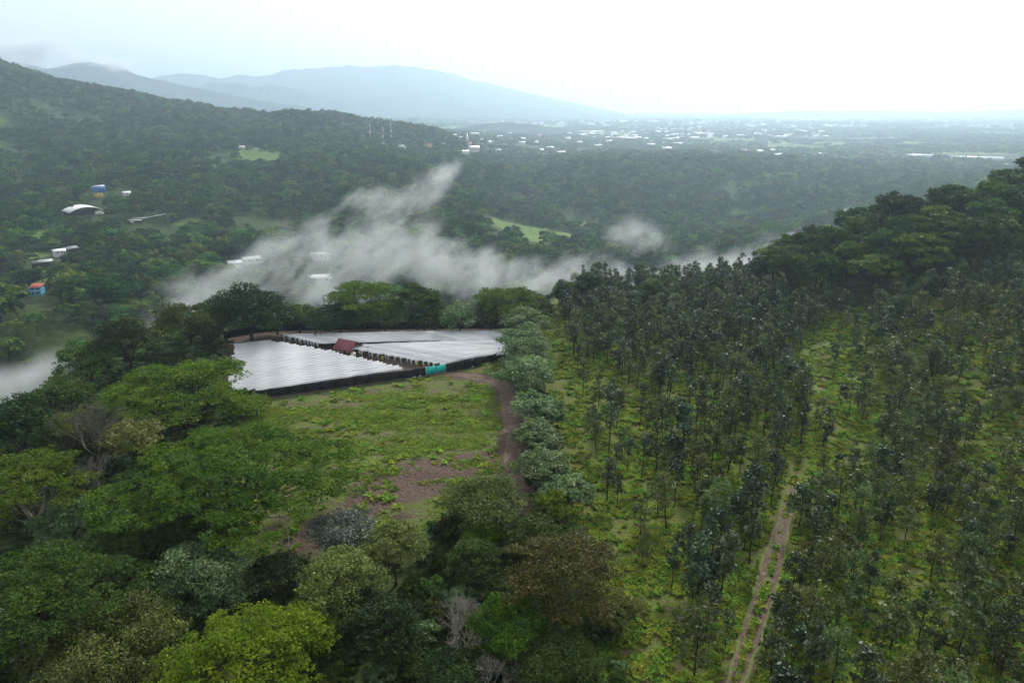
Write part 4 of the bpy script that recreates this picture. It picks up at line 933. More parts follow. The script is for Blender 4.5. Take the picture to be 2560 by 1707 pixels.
def house(name, label, loc, rz, L, Wd, h, rise, wallm, roofm, group=None, windows=2, door=True):
    o = thing(name, label, 'house', loc, rz, group)
    obj('wall', wall_box(MB(), L, Wd, h, rise).mesh('wall', M[wallm]), o)
    obj('roof', gable(MB(), L, Wd, h, rise).mesh('roof', M[roofm]), o)
    for i in range(windows):
        xw = -L / 2 + L * (i + 0.8) / (windows + 0.6)
        obj('window', MB().box((xw, -Wd / 2 - 0.02, h * 0.58), (1.4, 0.10, 1.2)).mesh('window', M['dark_open']), o)
    if door: obj('door', MB().box((L / 2 - 1.2, -Wd / 2 - 0.02, 1.0), (1.0, 0.10, 2.0)).mesh('door', M['dark_open']), o)
    return o
def facing(s, extra=0.0): return math.atan2(s[1], s[0]) - math.pi / 2 + extra
# small far houses: one mesh of walls and roof each
def small_house(roofm, wallm, L, Wd, h, rise):
    w = wall_box(MB(), L, Wd, h, rise); r = gable(MB(), L, Wd, h, rise, 0.7)
    Vw, Vr = np.concatenate(w.V), np.concatenate(r.V); nq = len(np.concatenate(w.Q)); nt = len(np.concatenate(w.Tr))
    Fq = np.concatenate((np.concatenate(w.Q), np.concatenate(r.Q) + len(Vw)))
    return mesh_np('far_house', np.concatenate((Vw, Vr)), [Fq, np.concatenate(w.Tr)], [M[wallm], M[roofm]], mat_idx=np.concatenate((np.zeros(nq), np.ones(len(Fq) - nq), np.zeros(nt))))
far_house = [small_house(*a) for a in [('white_roof', 'wall_white', 12, 8, 3.2, 1.6), ('white_roof', 'wall_white', 16, 9, 3.5, 1.8), ('grey_roof', 'wall_white', 11, 8, 3.0, 1.5), ('tile_roof', 'wall_white', 12, 8, 3.2, 1.8), ('white_roof', 'wall_white', 22, 11, 4.5, 2.0)]]
for i, (x, y, z, q) in enumerate(TOWN_NEAR):
    k = 3 if q > 0.75 else (2 if 0.45 < q < 0.55 else (4 if q < 0.15 else int(q * 10) % 2))
    o = obj('village_house', far_house[k], None, (x, y, z + 0.3), facing((x, y)) + R.uniform(-0.5, 0.5), 0.66 if y < 1700 else 1.1)
    cl = {3: 'red-roofed', 2: 'grey-roofed', 4: 'long white-roofed'}.get(k, 'white-roofed')
    u_, v_ = project(np.array(x), np.array(y), np.array(z))
    if u_ < 780: w = 'on the left ridge slopes'
    elif u_ < 1130 and v_ < 400: w = 'in the hamlet beside the red and white masts'
    elif u_ < 1420 and v_ > 380: w = 'on the wooded rim below the church'
    elif u_ < 1420: w = 'in the hamlet around the church'
    elif u_ < 1700: w = 'beyond the wooded rim at mid distance'
    else: w = 'among trees on the plain to the right'
    tag(o, 'small %s house %s' % (cl, w), 'house', '%s houses %s' % (cl, w))
for x, y, z, q in sorted(TOWN_MID, key=lambda t: math.hypot(t[0], t[1]))[:240]:
    k = 3 if q > 0.86 else (2 if q > 0.72 else int(q * 10) % 2)
    o = obj('town_house', far_house[k], None, (x, y, z + 0.3), facing((x, y)) + R.uniform(-0.6, 0.6), R.uniform(1.2, 2.0))
    cl = {3: 'red', 2: 'grey'}.get(k, 'white'); w = 'nearer quarter of the hazy town' if math.hypot(x, y) < 3200 else 'farther quarter of the hazy town'
    tag(o, 'tiny %s-roofed house in the %s on the plain' % (cl, w), 'house', '%s roofs, %s' % (cl, w))
rows = [(x, y, z, R.random() * 6.28, R.uniform(0.9, 1.0) * min(2.6, max(1.0, math.hypot(x, y) / 3300)), R.choice([0, 0, 1, 1, 2, 4, 3])) for x, y, z, q in TOWN_FAR]
mass('distant_town', 'glinting pale roofs of the distant town below the horizon', rows, far_house, 'town')
for i, (u, v, wpx, dpx) in enumerate(LONG_SHED):
    s = hit(u, v); L = wpx * s[1] / FPX; D_ = max(14.0, L * 0.18)
    o = thing('long_shed', ['very long white greenhouse roof in a field before the town', 'white-roofed shed at the left end of the long greenhouse', 'long white shed on the plain right of the long greenhouse', 'long white hall beside the church', 'long pale industrial roof on the plain at the right edge', 'wide pale industrial roof nearest the right edge', 'narrow pale roof left of the industrial roofs at right', 'narrow white shed below the long greenhouse', 'white shed among town houses on the plain'][i], 'shed', (s[0], s[1], s[2]), facing(s) * 0.6)
    obj('wall', wall_box(MB(), L, D_, 4.5, 2.0).mesh('wall', M['wall_white']), o); obj('roof', gable(MB(), L, D_, 4.5, 2.4, 0.6).mesh('roof', M['white_roof']), o)

# blue house with a red roof
s = SPOT['blue']; o = thing('blue_house', 'small two-storey sky-blue house with red roof on the left slope', 'house', s, facing(s, -0.5))
obj('wall', wall_box(MB(), 7.0, 6.0, 5.6, 0.0).mesh('wall', M['wall_blue']), o)
obj('roof', MB().box((0, 0, 6.35), (8.4, 7.4, 0.22), M=[(1, 0, 0), (0, 1, 0), (0, 0.20, 1)]).mesh('roof', M['tile_roof']), o)
obj('balcony', MB().box((0, -3.6, 2.6), (7.0, 1.2, 0.2)).box((0, -4.15, 3.1), (7.0, 0.1, 0.9)).mesh('balcony', M['wall_blue']), o)
for xx, zz, w_, h_ in ((-1.9, 4.6, 2.6, 1.3), (1.8, 4.6, 2.6, 1.3), (-2.2, 0.9, 1.1, 2.0), (1.6, 1.3, 1.4, 1.1)):
    obj('window' if zz != 0.9 else 'door', MB().box((xx, -3.01, zz), (w_, 0.12, h_)).mesh('window', M['dark_open']), o)
for xx in (-3.3, 3.3): obj('post', MB().box((xx, -4.1, 4.4), (0.2, 0.2, 3.6)).mesh('post', M['wall_blue']), o)

# open hall with an arched white roof
s = SPOT['hall']; rz = facing(s, 0.42); o = thing('arched_hall', 'open-sided hall with white arched roof on the left hillside', 'hall', s, rz)
t = np.linspace(-1, 1, 15); L, D_ = 36.0, 16.0
prof = np.stack((t * L / 2, 5.0 + 5.0 * (1 - np.abs(t + 0.0) ** 2.0) - 0.8 * t), -1)
V = np.concatenate([np.stack((prof[:, 0], np.full(15, yy), prof[:, 1] + dz), -1) for yy, dz in ((-D_ / 2, 0), (D_ / 2, 1.2), (-D_ / 2, -0.35), (D_ / 2, 0.85))])
i = np.arange(14); q = [(a, a + 1, a + 16, a + 15) for a in i] + [(a + 30, a + 45, a + 46, a + 31) for a in i] + [(a, a + 30, a + 31, a + 1) for a in i] + [(a + 15, a + 16, a + 46, a + 45) for a in i] + [(0, 15, 45, 30), (14, 44, 59, 29)]
obj('roof', MB().add(V, q).mesh('roof', M['white_roof'], smooth=False), o)
for k_, xx in enumerate(np.linspace(-L / 2 + 1, L / 2 - 1, 6)):
    for yy in (-D_ / 2 + 0.6, D_ / 2 - 0.6): obj('post', MB().box((xx, yy, 1.6), (0.4, 0.4, 8.0 - abs(xx) * 0.18)).mesh('post', M['wall_brown']), o)
obj('back_wall', MB().box((0, D_ / 2 - 1.2, 2.5), (L - 3, 0.4, 7)).mesh('back_wall', M['wall_brown']), o)
obj('floor_slab', MB().box((0, 0, -0.6), (L + 1, D_ + 2, 1.4)).mesh('floor_slab', M['wall_brown']), o)
obj('low_wall', MB().box((-3, -D_ / 2 - 0.6, 0.4), (L - 6, 0.3, 1.4)).mesh('low_wall', M['wall_brown']), o)
kx = thing('white_kiosk', 'small white box kiosk under the right end of the arched hall', 'kiosk', np.array(s) + rotz(rz) @ np.array((12.0, -6.0, 0.1)), rz)
obj('wall', MB().box((0, 0, 2.2), (8, 4, 4.2)).mesh('wall', M['wall_white']), kx); obj('roof', MB().box((0, 0, 4.42), (8.6, 4.6, 0.22)).mesh('roof', M['grey_roof']), kx)
obj('hatch', MB().box((0, -2.02, 1.2), (3, 0.1, 1.4)).mesh('hatch', M['wall_yellow']), kx)
kp = thing('small_canopy', 'small white flat canopy at the left end of the arched hall', 'canopy', np.array(s) + rotz(rz) @ np.array((-13.0, -12.5, -1.5)), rz)
obj('roof', MB().box((0, 0, 3.2), (7, 4, 0.3)).mesh('roof', M['white_roof']), kp)
for xx in (-3, 3):
    for yy in (-1.6, 1.6): obj('post', MB().box((xx, yy, 0.5), (0.25, 0.25, 5.2)).mesh('post', M['wall_white']), kp)
# blue and yellow house behind it
s = SPOT['deep']; o = thing('blue_yellow_house', 'tall narrow house with blue upper and yellow lower storey behind arched hall', 'house', s, facing(s, 0.3))
obj('lower_wall', MB().box((-1.5, 0, 1.5), (8, 7, 7)).mesh('lower_wall', M['wall_yellow']), o); obj('upper_wall', MB().box((0, 0, 8.3), (12, 7.6, 6.6)).mesh('upper_wall', M['wall_deep']), o)
obj('roof', MB().box((0, 0, 11.75), (12.8, 8.4, 0.3), M=[(1, 0, 0), (0, 1, 0), (0.08, 0.1, 1)]).mesh('roof', M['grey_roof']), o)
for xx in (-3.5, 0.5, 4.0): obj('window', MB().box((xx, -3.85, 8.6), (1.6, 0.12, 1.6)).mesh('window', M['dark_open']), o)
s = SPOT['white']; house('shed_house', 'tiny white-roofed hut right of the blue and yellow house', s, facing(s, 0.2), 8, 6, 3.0, 1.4, 'wall_white', 'white_roof', None, 1)
s = SPOT['tin']; o = thing('tin_roof', 'grey zinc-roofed sheds joined by a covered sloping walkway on the left slope', 'shed', s, facing(s, -0.2))
for nm, c_, d_, m_ in (('roof', (-8, 0, 3.4), (16, 6, 0.25), 'grey_roof'), ('roof', (-3, 7, 4.6), (14, 5, 0.25), 'grey_roof'), ('roof', (-11, -6, 2.4), (10, 3.4, 0.25), 'grey_roof')):
    obj(nm, MB().box(c_, d_).mesh(nm, M[m_]), o)
obj('walkway_roof', MB().box((11, 9, 5.6), (24, 2.2, 0.25), M=[(1, 0, 0), (0, 1, 0), (0.18, 0, 1)]).mesh('walkway_roof', M['white_roof']), o)
obj('wall', MB().box((-8, 0, 0.8), (15, 5, 5)).mesh('wall', M['wall_brown']), o)
for xx in (2, 10, 18): obj('post', MB().box((xx, 9, 2.0), (0.3, 0.3, 8)).mesh('post', M['grey_steel']), o)
for key, lab, L, Wd, wm, rm in (('shack_a', 'grey shack with pale sheet roof above the blue house', 14, 6, 'wall_brown', 'grey_roof'), ('shack_b', 'patched white and brown shack upslope of the grey shack', 9, 6, 'wall_white', 'white_roof'), ('shack_c', 'zinc-roofed shack at the top of the shack cluster', 13, 6, 'wall_brown', 'grey_roof'),
                          ('mist_a', 'white-roofed house at the left edge of the mist', 11, 10, 'wall_white', 'white_roof'), ('mist_b', 'pale long roof half veiled at the left of the mist', 16, 8, 'wall_white', 'white_roof'), ('mist_c', 'wide white roof just above the trees in the mist', 22, 14, 'wall_white', 'white_roof'), ('mist_d', 'faint pale roof veiled inside the mist', 15, 9, 'wall_white', 'grey_roof')):
    s = SPOT[key]; house('slope_house', lab, (s[0], s[1], s[2] + 1.5), facing(s, R.uniform(-0.5, 0.5)), L, Wd, 3.2, 1.5, wm, rm, 'small houses on the left slope')
# slender pole on the left hillside
s = SPOT['pole']; o = thing('utility_pole', 'tall slim pale pole standing on the left hillside', 'pole', (s[0], s[1], s[2] - 0.5))
obj('shaft', MB().tube([(0, 0, 0), (-1.2, 0, 26), (-3.0, 0, 50)], [0.32, 0.25, 0.14], 8).mesh('shaft', M['bark_pale']), o); obj('crossarm', MB().box((-2.8, 0, 47), (3.0, 0.2, 0.25)).mesh('crossarm', M['bark_pale']), o)
# church
s = SPOT['church']; rz = facing(s, 0.3); o = thing('church', 'white church with a pointed steeple in the hamlet beyond the ravine', 'church', s, rz)
obj('nave', wall_box(MB(), 34, 14, 8, 4).mesh('nave', M['wall_white']), o); obj('roof', gable(MB(), 34, 14, 8, 4.5, 0.8).mesh('roof', M['white_roof']), o)
obj('tower', MB().box((-13, -6.8, 10), (6, 6, 24)).mesh('tower', M['wall_white']), o)
obj('spire', MB().add([(-16.5, -10.3, 22), (-9.5, -10.3, 22), (-9.5, -3.3, 22), (-16.5, -3.3, 22), (-13, -6.8, 44)], [(3, 2, 1, 0)], [(0, 1, 4), (1, 2, 4), (2, 3, 4), (3, 0, 4)]).mesh('spire', M['white_roof']), o)
for xx in (-6, 0, 6, 12): obj('window', MB().box((xx, -7.02, 4), (1.6, 0.12, 3.4)).mesh('window', M['dark_open']), o)
# red and white lattice masts
def mast(label, u, v, H):
    s = hit(u, v); o = thing('radio_mast', label, 'mast', (s[0], s[1], s[2] - 1), 0.3, 'red and white masts')
    n = 7; ws = np.linspace(3.8, 1.0, n + 1)
    for k in range(n):
        mb = MB(); z0, z1 = H * k / n, H * (k + 1) / n; a, b = ws[k] / 2, ws[k + 1] / 2
        cs = [(-1, -1), (1, -1), (1, 1), (-1, 1)]
        for (p, q), (p2, q2) in zip(cs, cs[1:] + cs[:1]):
            mb.tube([(p * a, q * a, z0), (p * b, q * b, z1)], [0.20, 0.20], 4); mb.tube([(p * a, q * a, z0), (p2 * b, q2 * b, z1)], [0.10, 0.10], 3); mb.tube([(p2 * a, q2 * a, z0), (p * b, q * b, z1)], [0.10, 0.10], 3)
            mb.tube([(p * b, q * b, z1), (p2 * b, q2 * b, z1)], [0.12, 0.12], 3)
            mid = (z0 + z1) / 2; c = (a + b) / 2; mb.tube([(p * c, q * c, mid), (p2 * c, q2 * c, mid)], [0.10, 0.10], 3)
        obj('lattice_section', mb.mesh('lattice_section', M['white_steel' if k % 2 == 0 else 'red_steel']), o)
    obj('antenna', MB().tube([(0, 0, H), (0, 0, H + 5)], [0.12, 0.06], 4).mesh('antenna', M['white_steel']), o)
    for k, az in enumerate((0.4, 2.5)): obj('dish', MB().tube([(math.cos(az) * 1.3, math.sin(az) * 1.3, H * 0.8), (math.cos(az) * 1.7, math.sin(az) * 1.7, H * 0.8)], [1.0, 0.9], 10).mesh('dish', M['white_steel']), o)
mast('red and white lattice mast, leftmost and slimmest of the three', 927, 362, 40)
mast('red and white lattice mast, middle and standing lowest of the three', 960, 380, 46)
mast('red and white lattice mast, rightmost of the three', 979, 360, 42)
# pylons on the skyline
for lab, u, v in (('grey power pylon on the crest above the masts', 906, 292), ('grey power pylon on the left ridge against the mountain', 395, 247), ('grey pylon among trees beyond the wooded rim', 1350, 352)):
    s = hit(u, v); mb = MB(); H = 26
    for p, q in ((-1, -1), (1, -1), (1, 1), (-1, 1)): mb.tube([(p * 2.4, q * 2.4, -1), (p * 0.5, q * 0.5, H)], [0.22, 0.16], 4)
    o = thing('power_pylon', lab, 'pylon', s, 0.2, 'power pylons'); obj('tower', mb.mesh('tower', M['grey_steel']), o)
    for z in (17, 20.5, 24): obj('crossarm', MB().box((0, 0, z), (9 - (z - 17) * 0.4, 0.35, 0.35)).mesh('crossarm', M['grey_steel']), o)

# ------------------------------------------------------------------ nursery: plastic tunnels, fence, gate, shed
RZ = 2.25
def PW(u, v, z=RZ):
    d = ray(u, v); t = (z - CAM_H) / d[2]; return np.array((d[0] * t, d[1] * t))
ORD = 'first second third fourth fifth sixth seventh eighth ninth tenth eleventh twelfth thirteenth fourteenth fifteenth sixteenth seventeenth eighteenth nineteenth twentieth'.split()
def ordinal(i): return ORD[i] if i < 20 else (('twenty-' + ORD[i - 20]) if i < 29 else ('thirtieth' if i == 29 else 'thirty-' + ORD[i - 30]))
def tunnel(a, b, w, label, group, bow, vframe_at, seed, sag=0.10):
    rng = np.random.default_rng(seed)
    d = b - a; L = np.hypot(*d); ang_ = math.atan2(d[1], d[0]); n = max(6, int(L / 2.2))
    o = thing('plastic_tunnel', label, 'tunnel', (a[0], a[1], 0.0), ang_, group)
    s = np.linspace(0, L, n); arc = np.linspace(-1, 1, 7)
    cy_ = bow * np.sin(s / L * math.pi) + 0.06 * rng.normal(size=n)
    zt = RZ + 0.03 * rng.normal(size=n) + 0.06 * math.sin(seed) - sag * np.abs(np.sin(s / 4.4 * math.pi))
    X = np.repeat(s[:, None], 7, 1); Y = cy_[:, None] + arc[None] * w / 2; Z = zt[:, None] - 0.55 * np.abs(arc[None]) ** 1.8
    V = np.stack((X, Y, Z), -1).reshape(-1, 3); ii = np.arange(n * 7).reshape(n, 7)
    q = np.stack((ii[:-1, :-1], ii[1:, :-1], ii[1:, 1:], ii[:-1, 1:]), -1).reshape(-1, 4)
    obj('film_cover', mesh_np('film_cover', V, [q], [M['film']], smooth=True), o)
    g0 = g1(a[0], a[1])
    for x_ in np.linspace(0.3, L - 0.3, max(3, int(L / 11))):
        for sd_ in (-1, 1): obj('post', POST, o, (x_, float(np.interp(x_, s, cy_)) + sd_ * w * 0.42, 0.0))
    for x_ in vframe_at:
        xx = 0.05 if x_ == 0 else L - 0.05; c_ = float(np.interp(xx, s, cy_)); mb = MB()
        mb.tube([(xx, c_ - w * 0.46, RZ - 0.42), (xx, c_ - w * 0.5, 0.9)], [0.055, 0.055], 4); mb.tube([(xx, c_ - w * 0.46, RZ - 0.42), (xx, c_ - w * 0.08, 1.15)], [0.05, 0.05], 4)
        mb.tube([(xx, c_ + w * 0.46, RZ - 0.42), (xx, c_ + w * 0.30, 1.15)], [0.05, 0.05], 4); mb.tube([(xx, c_ - w * 0.46, RZ - 0.42), (xx, c_ + w * 0.46, RZ - 0.42)], [0.045, 0.045], 4)
        obj('end_frame', mb.mesh('end_frame', M['white_steel']), o)
    return o
POST = MB().box((0, 0, 0.80), (0.07, 0.07, 1.8)).mesh('post', M['white_steel'])
plants_C, plants_R = [], []
def block(N, A, B, group, lab, bow, vframe, seed, wfac=0.70, side=0):
    A = dense(np.array([PW(*p) for p in A]), 0.4); B = dense(np.array([PW(*p) for p in B]), 0.4)
    def along(P, t): s = np.concatenate(([0], np.cumsum(np.hypot(*np.diff(P, axis=0).T)))); return np.array([np.interp(t * s[-1], s, P[:, k]) for k in (0, 1)])
    for i in range(N):
        t = (i + 0.5) / N; a, b = along(A, t), along(B, t); e = along(A, min(1, t + 0.5 / N)) - along(A, max(0, t - 0.5 / N)); f = along(B, min(1, t + 0.5 / N)) - along(B, max(0, t - 0.5 / N))
        d = (b - a) / np.hypot(*(b - a)); nr = np.array((-d[1], d[0])); w = 0.5 * (abs(e @ nr) + abs(f @ nr)) * wfac
        tunnel(a + d * R.uniform(-0.5, 0.5), b + d * R.uniform(-0.7, 0.7), max(w, 0.7), lab % ordinal(i), group, bow * (1 - 0.5 * t), vframe, seed + i)
        for q in np.arange(0.7, np.hypot(*(b - a)) - 0.5, 1.1):
            p = a + d * q; plants_C.append((p[0], p[1], 0.75)); plants_R.append((0.75, 0.42, 0.75))
block(28, [(572, 985), (576, 930), (588, 857)], [(1014, 917), (900, 891), (780, 866), (676, 848)], 'plastic tunnels left of the aisle', '%s plastic tunnel row from the black front fence, left of the aisle', 0.5, [1], 100)
block(20, [(1108, 908), (1000, 890), (900, 872), (832, 862)], [(1266, 880), (1282, 868), (1288, 858), (1278, 847)], 'plastic tunnels right of the aisle, front block', '%s plastic tunnel row from the front fence, right of the aisle', 1.6, [0], 200)
block(11, [(798, 854), (760, 846), (706, 834)], [(1278, 846), (1272, 836), (1258, 824)], 'plastic tunnels right of the aisle, back block', '%s plastic tunnel row of the back block behind the red-roofed shed', 1.0, [0], 300)
rngp = np.random.default_rng(5)
LV, tint = leaf_quads(rngp, np.array(plants_C), np.array(plants_R), 26000, 0.34, 0.6)
tag(obj('crop_plants', crown_mesh('crop_plants', LV, tint, M['dark'])), 'dark green crop plants growing under the plastic tunnels', 'crop', None, 'stuff')

def fence(name, label, P, h, group=None):
    P = dense(P, 3.2)
    o = thing(name, label, 'fence', (P[0][0], P[0][1], 0), 0, group); base = np.array((P[0][0], P[0][1]))
    for a, b in zip(P[:-1], P[1:]):
        za, zb = g1(*a), g1(*b); a_, b_ = a - base, b - base; d = (b_ - a_); nr = np.array((-d[1], d[0])) / np.hypot(*d) * 0.05
        m1 = (a_ + b_) / 2; s1 = 0.12 * rngp.random(); zm = (za + zb) / 2
        V = []
        for p, zz, dh in ((a_, za, 0), (m1, zm, -s1), (b_, zb, 0)):
            for sg in (-1, 1): V += [(*(p + sg * nr), zz - 0.15), (*(p + sg * nr), zz + h + dh)]
        qd = [(0, 4, 5, 1), (2, 3, 7, 6), (1, 5, 7, 3), (4, 8, 9, 5), (6, 7, 11, 10), (5, 9, 11, 7), (0, 1, 3, 2), (8, 10, 11, 9)]
        obj('net_panel', MB().add(V, qd).mesh('net_panel', M['net']), o)
    for a in P: obj('fence_post', MB().box((a[0] - base[0], a[1] - base[1], g1(*a) + h / 2), (0.14, 0.14, h + 0.3)).mesh('fence_post', M['bark_dark']), o)
    return o
G0, G1_ = PW(1066, 937, 0), PW(1113, 929, 0)
FH = 2.1
fence('net_fence', 'black shade-net fence along the front of the left tunnels', np.array([PW(545, 1011, 0), PW(640, 997, 0), PW(800, 975, 0), PW(960, 952, 0), G0]), FH)
fence('net_fence', 'black shade-net fence right of the teal gate', np.array([G1_, PW(1160, 922, 0), PW(1220, 907, 0), PW(1262, 894, 0), PW(1300, 880, 0)]), FH)
fence('net_fence', 'low dark fence line behind the back tunnels', np.array([PW(560, 845, 0), PW(640, 829, 0), PW(720, 820, 0), PW(1000, 813, 0), PW(1275, 809, 0)]), 2.2)
gv = G1_ - G0; gl = np.hypot(*gv); o = thing('gate', 'bright teal double gate in the black fence', 'gate', (G0[0], G0[1], g1(*G0)), math.atan2(gv[1], gv[0]))
for k, (x0, x1) in enumerate(((0.08, gl / 2 - 0.10), (gl / 2 + 0.10, gl - 0.08))):
    p = obj('gate_leaf', MB().box(((x0 + x1) / 2, -0.10, 1.10), (x1 - x0, 0.06, 2.05)).mesh('gate_leaf', M['teal']), o)
    mb = MB()
    for c_, d_ in (((x0 + 0.04, -0.03, 1.10), (0.08, 0.08, 2.1)), ((x1 - 0.04, -0.03, 1.10), (0.08, 0.08, 2.1)), (((x0 + x1) / 2, -0.03, 2.10), (x1 - x0 - 0.18, 0.08, 0.08)), (((x0 + x1) / 2, -0.03, 0.12), (x1 - x0 - 0.18, 0.08, 0.08))): mb.box(c_, d_)
    obj('leaf_frame', mb.mesh('leaf_frame', M['grey_steel']), p)
for x0 in (-0.05, gl + 0.05): obj('gate_post', MB().box((x0, 0, 1.1), (0.16, 0.16, 2.5)).mesh('gate_post', M['white_steel']), o)
# shed with a maroon gable roof
c = PW(872, 884, 0); rz = math.radians(-28); o = thing('shed', 'small open shed with maroon sheet roof in the tunnel aisle', 'shed', (c[0], c[1], g1(*c)), rz)
mb = MB(); L, hw, ez, rg_ = 6.6, 2.9, 2.1, 4.2
mb.add([(-L / 2, -hw, ez), (L / 2, -hw, ez), (L / 2, 0, rg_), (-L / 2, 0, rg_), (-L / 2, -hw, ez - 0.06), (L / 2, -hw, ez - 0.06), (L / 2, 0, rg_ - 0.06), (-L / 2, 0, rg_ - 0.06)], [(0, 1, 2, 3), (7, 6, 5, 4), (0, 4, 5, 1), (1, 5, 6, 2), (3, 7, 4, 0)])
obj('roof', mb.mesh('roof', M['red_roof']), o)
mb = MB(); mb.add([(-L / 2, 0.02, rg_), (L / 2, 0.02, rg_), (L / 2, hw, ez), (-L / 2, hw, ez), (-L / 2, 0.02, rg_ - 0.06), (L / 2, 0.02, rg_ - 0.06), (L / 2, hw, ez - 0.06), (-L / 2, hw, ez - 0.06)], [(0, 1, 2, 3), (7, 6, 5, 4), (2, 6, 7, 3), (1, 5, 6, 2), (3, 7, 4, 0)])
tag(obj('roof_back', mb.mesh('roof_back', M['red_roof']), o))
for xx in (-L / 2 + 0.3, L / 2 - 0.3):
    for yy in (-hw + 0.25, hw - 0.25): obj('post', MB().box((xx, yy, 0.9), (0.14, 0.14, 2.3)).mesh('post', M['wood']), o)
obj('bench', MB().box((0, 0.8, 0.8), (4.5, 1.0, 0.1)).box((-2, 0.8, 0.35), (0.1, 0.9, 0.8)).box((2, 0.8, 0.35), (0.1, 0.9, 0.8)).mesh('bench', M['wood']), o)
def upright(name, label, cat, u, v, r, h, mat, group=None):
    p = PW(u, v, 0); o = thing(name, label, cat, (p[0], p[1], g1(*p)), 0, group)
    obj('body', MB().tube([(0, 0, -0.02), (0, 0, 0.06), (0, 0, h * 0.45), (0, 0, h * 0.55), (0, 0, h * 0.94), (0, 0, h)], [r * 0.8, r, r, r * 1.03, r, r * 0.6], 14).mesh('body', M[mat], True), o)
    obj('lid', MB().tube([(0, 0, h - 0.02), (0, 0, h + 0.07), (0, 0, h + 0.09)], [r * 0.62, r * 0.6, 0.01], 14).mesh('lid', M[mat]), o); return o
upright('water_tank', 'cream water tank at the corner of the maroon-roofed shed', 'tank', 884, 893, 0.65, 1.5, 'tank')
upright('barrel', 'yellow barrel in the aisle right of the shed', 'barrel', 956, 898, 0.34, 0.95, 'yellow_plastic', 'yellow barrels in the aisle')
upright('barrel', 'yellow barrel in the aisle closest to the teal gate', 'barrel', 1043, 914, 0.34, 0.95, 'yellow_plastic', 'yellow barrels in the aisle')
p = PW(922, 900, 0); o = thing('light_pole', 'thin dark pole with a crossarm beside the shed in the aisle', 'pole', (p[0], p[1], g1(*p)))
obj('shaft', MB().tube([(0, 0, -0.3), (0, 0, 4.2)], [0.07, 0.05], 8).mesh('shaft', M['bark_dark']), o); obj('crossarm', MB().box((0.15, 0, 4.0), (1.9, 0.08, 0.08), 0.4).mesh('crossarm', M['bark_dark']), o)
# pale post by the silvery bush, rocks by the fence, young plants beside the track
p = PW(727, 1400, 0); o = thing('post', 'slim white post left of the silvery bush at the field corner', 'post', (p[0], p[1], g1(*p)))
obj('shaft', MB().tube([(0, 0, -0.3), (0.05, 0, 3.2), (0.1, 0, 5.6)], [0.08, 0.07, 0.05], 8).mesh('shaft', M['white_steel']), o); obj('cap', MB().tube([(0.1, 0, 5.58), (0.1, 0, 5.68)], [0.08, 0.03], 8).mesh('cap', M['white_steel']), o)
def rock_mesh(seed):
    rg = np.random.default_rng(seed); th = np.linspace(0, 6.283, 9)[:-1]; V = []
    for z, r in ((-0.2, 0.9), (0.15, 1.0), (0.45, 0.7), (0.6, 0.2)): V += [(r * math.cos(a) * rg.uniform(0.75, 1.15), r * math.sin(a) * rg.uniform(0.6, 1.0), z * rg.uniform(0.8, 1.2)) for a in th]
    q = [(k * 8 + i, k * 8 + (i + 1) % 8, k * 8 + 8 + (i + 1) % 8, k * 8 + 8 + i) for k in range(3) for i in range(8)]; q += [(24, 25, 26, 27), (24, 27, 28, 31), (28, 29, 30, 31)]
    return MB().add(V, q).mesh('rock', M['rock'])
for lab, u, v, s in (('pale rock lying before the black fence right of the gate', 1180, 917, 0.55), ('pale rock left of the teal gate under the fence', 1050, 940, 0.45), ('flat pale rock a little farther left of the teal gate', 1036, 943, 0.4)):
    p = PW(u, v, 0); tag(obj('rock', rock_mesh(int(u)), None, (p[0], p[1], g1(*p)), 0.3, s), lab, 'rock', 'rocks by the fence')
def agave(label, u, v, s):
    p = path_world([(u, v)])[0]; o = thing('young_plant', label, 'plant', (p[0], p[1], g1(*p)), 0.4, 'pale young plants by the track', s)
    obj('stem', MB().tube([(0, 0, -0.1), (0, 0, 0.9)], [0.06, 0.04], 6).mesh('stem', M['bark']), o)
    for k in range(9):
        a = k * 0.7 + 0.2; d = np.array((math.cos(a), math.sin(a), 0.55 + 0.35 * (k % 2))); sd_ = np.array((-math.sin(a), math.cos(a), 0)) * 0.09; b0 = np.array((0, 0, 0.85))
        V = [b0 - sd_ * 0.5, b0 + sd_ * 0.5, b0 + d * 0.5 + sd_, b0 + d * 0.5 - sd_, b0 + d * 1.0 - (0, 0, 0.12)]
        me = mesh_np('leaf', V, [[(0, 1, 2, 3)], [(3, 2, 4)]], [M['yellow']], tint=[0.8, 0.8]); obj('leaf', me, o)
agave('pale rosette plant right of the rutted track, farther one', 2000, 1510, 1.3); agave('pale rosette plant right of the rutted track, nearer one', 1968, 1622, 1.2)

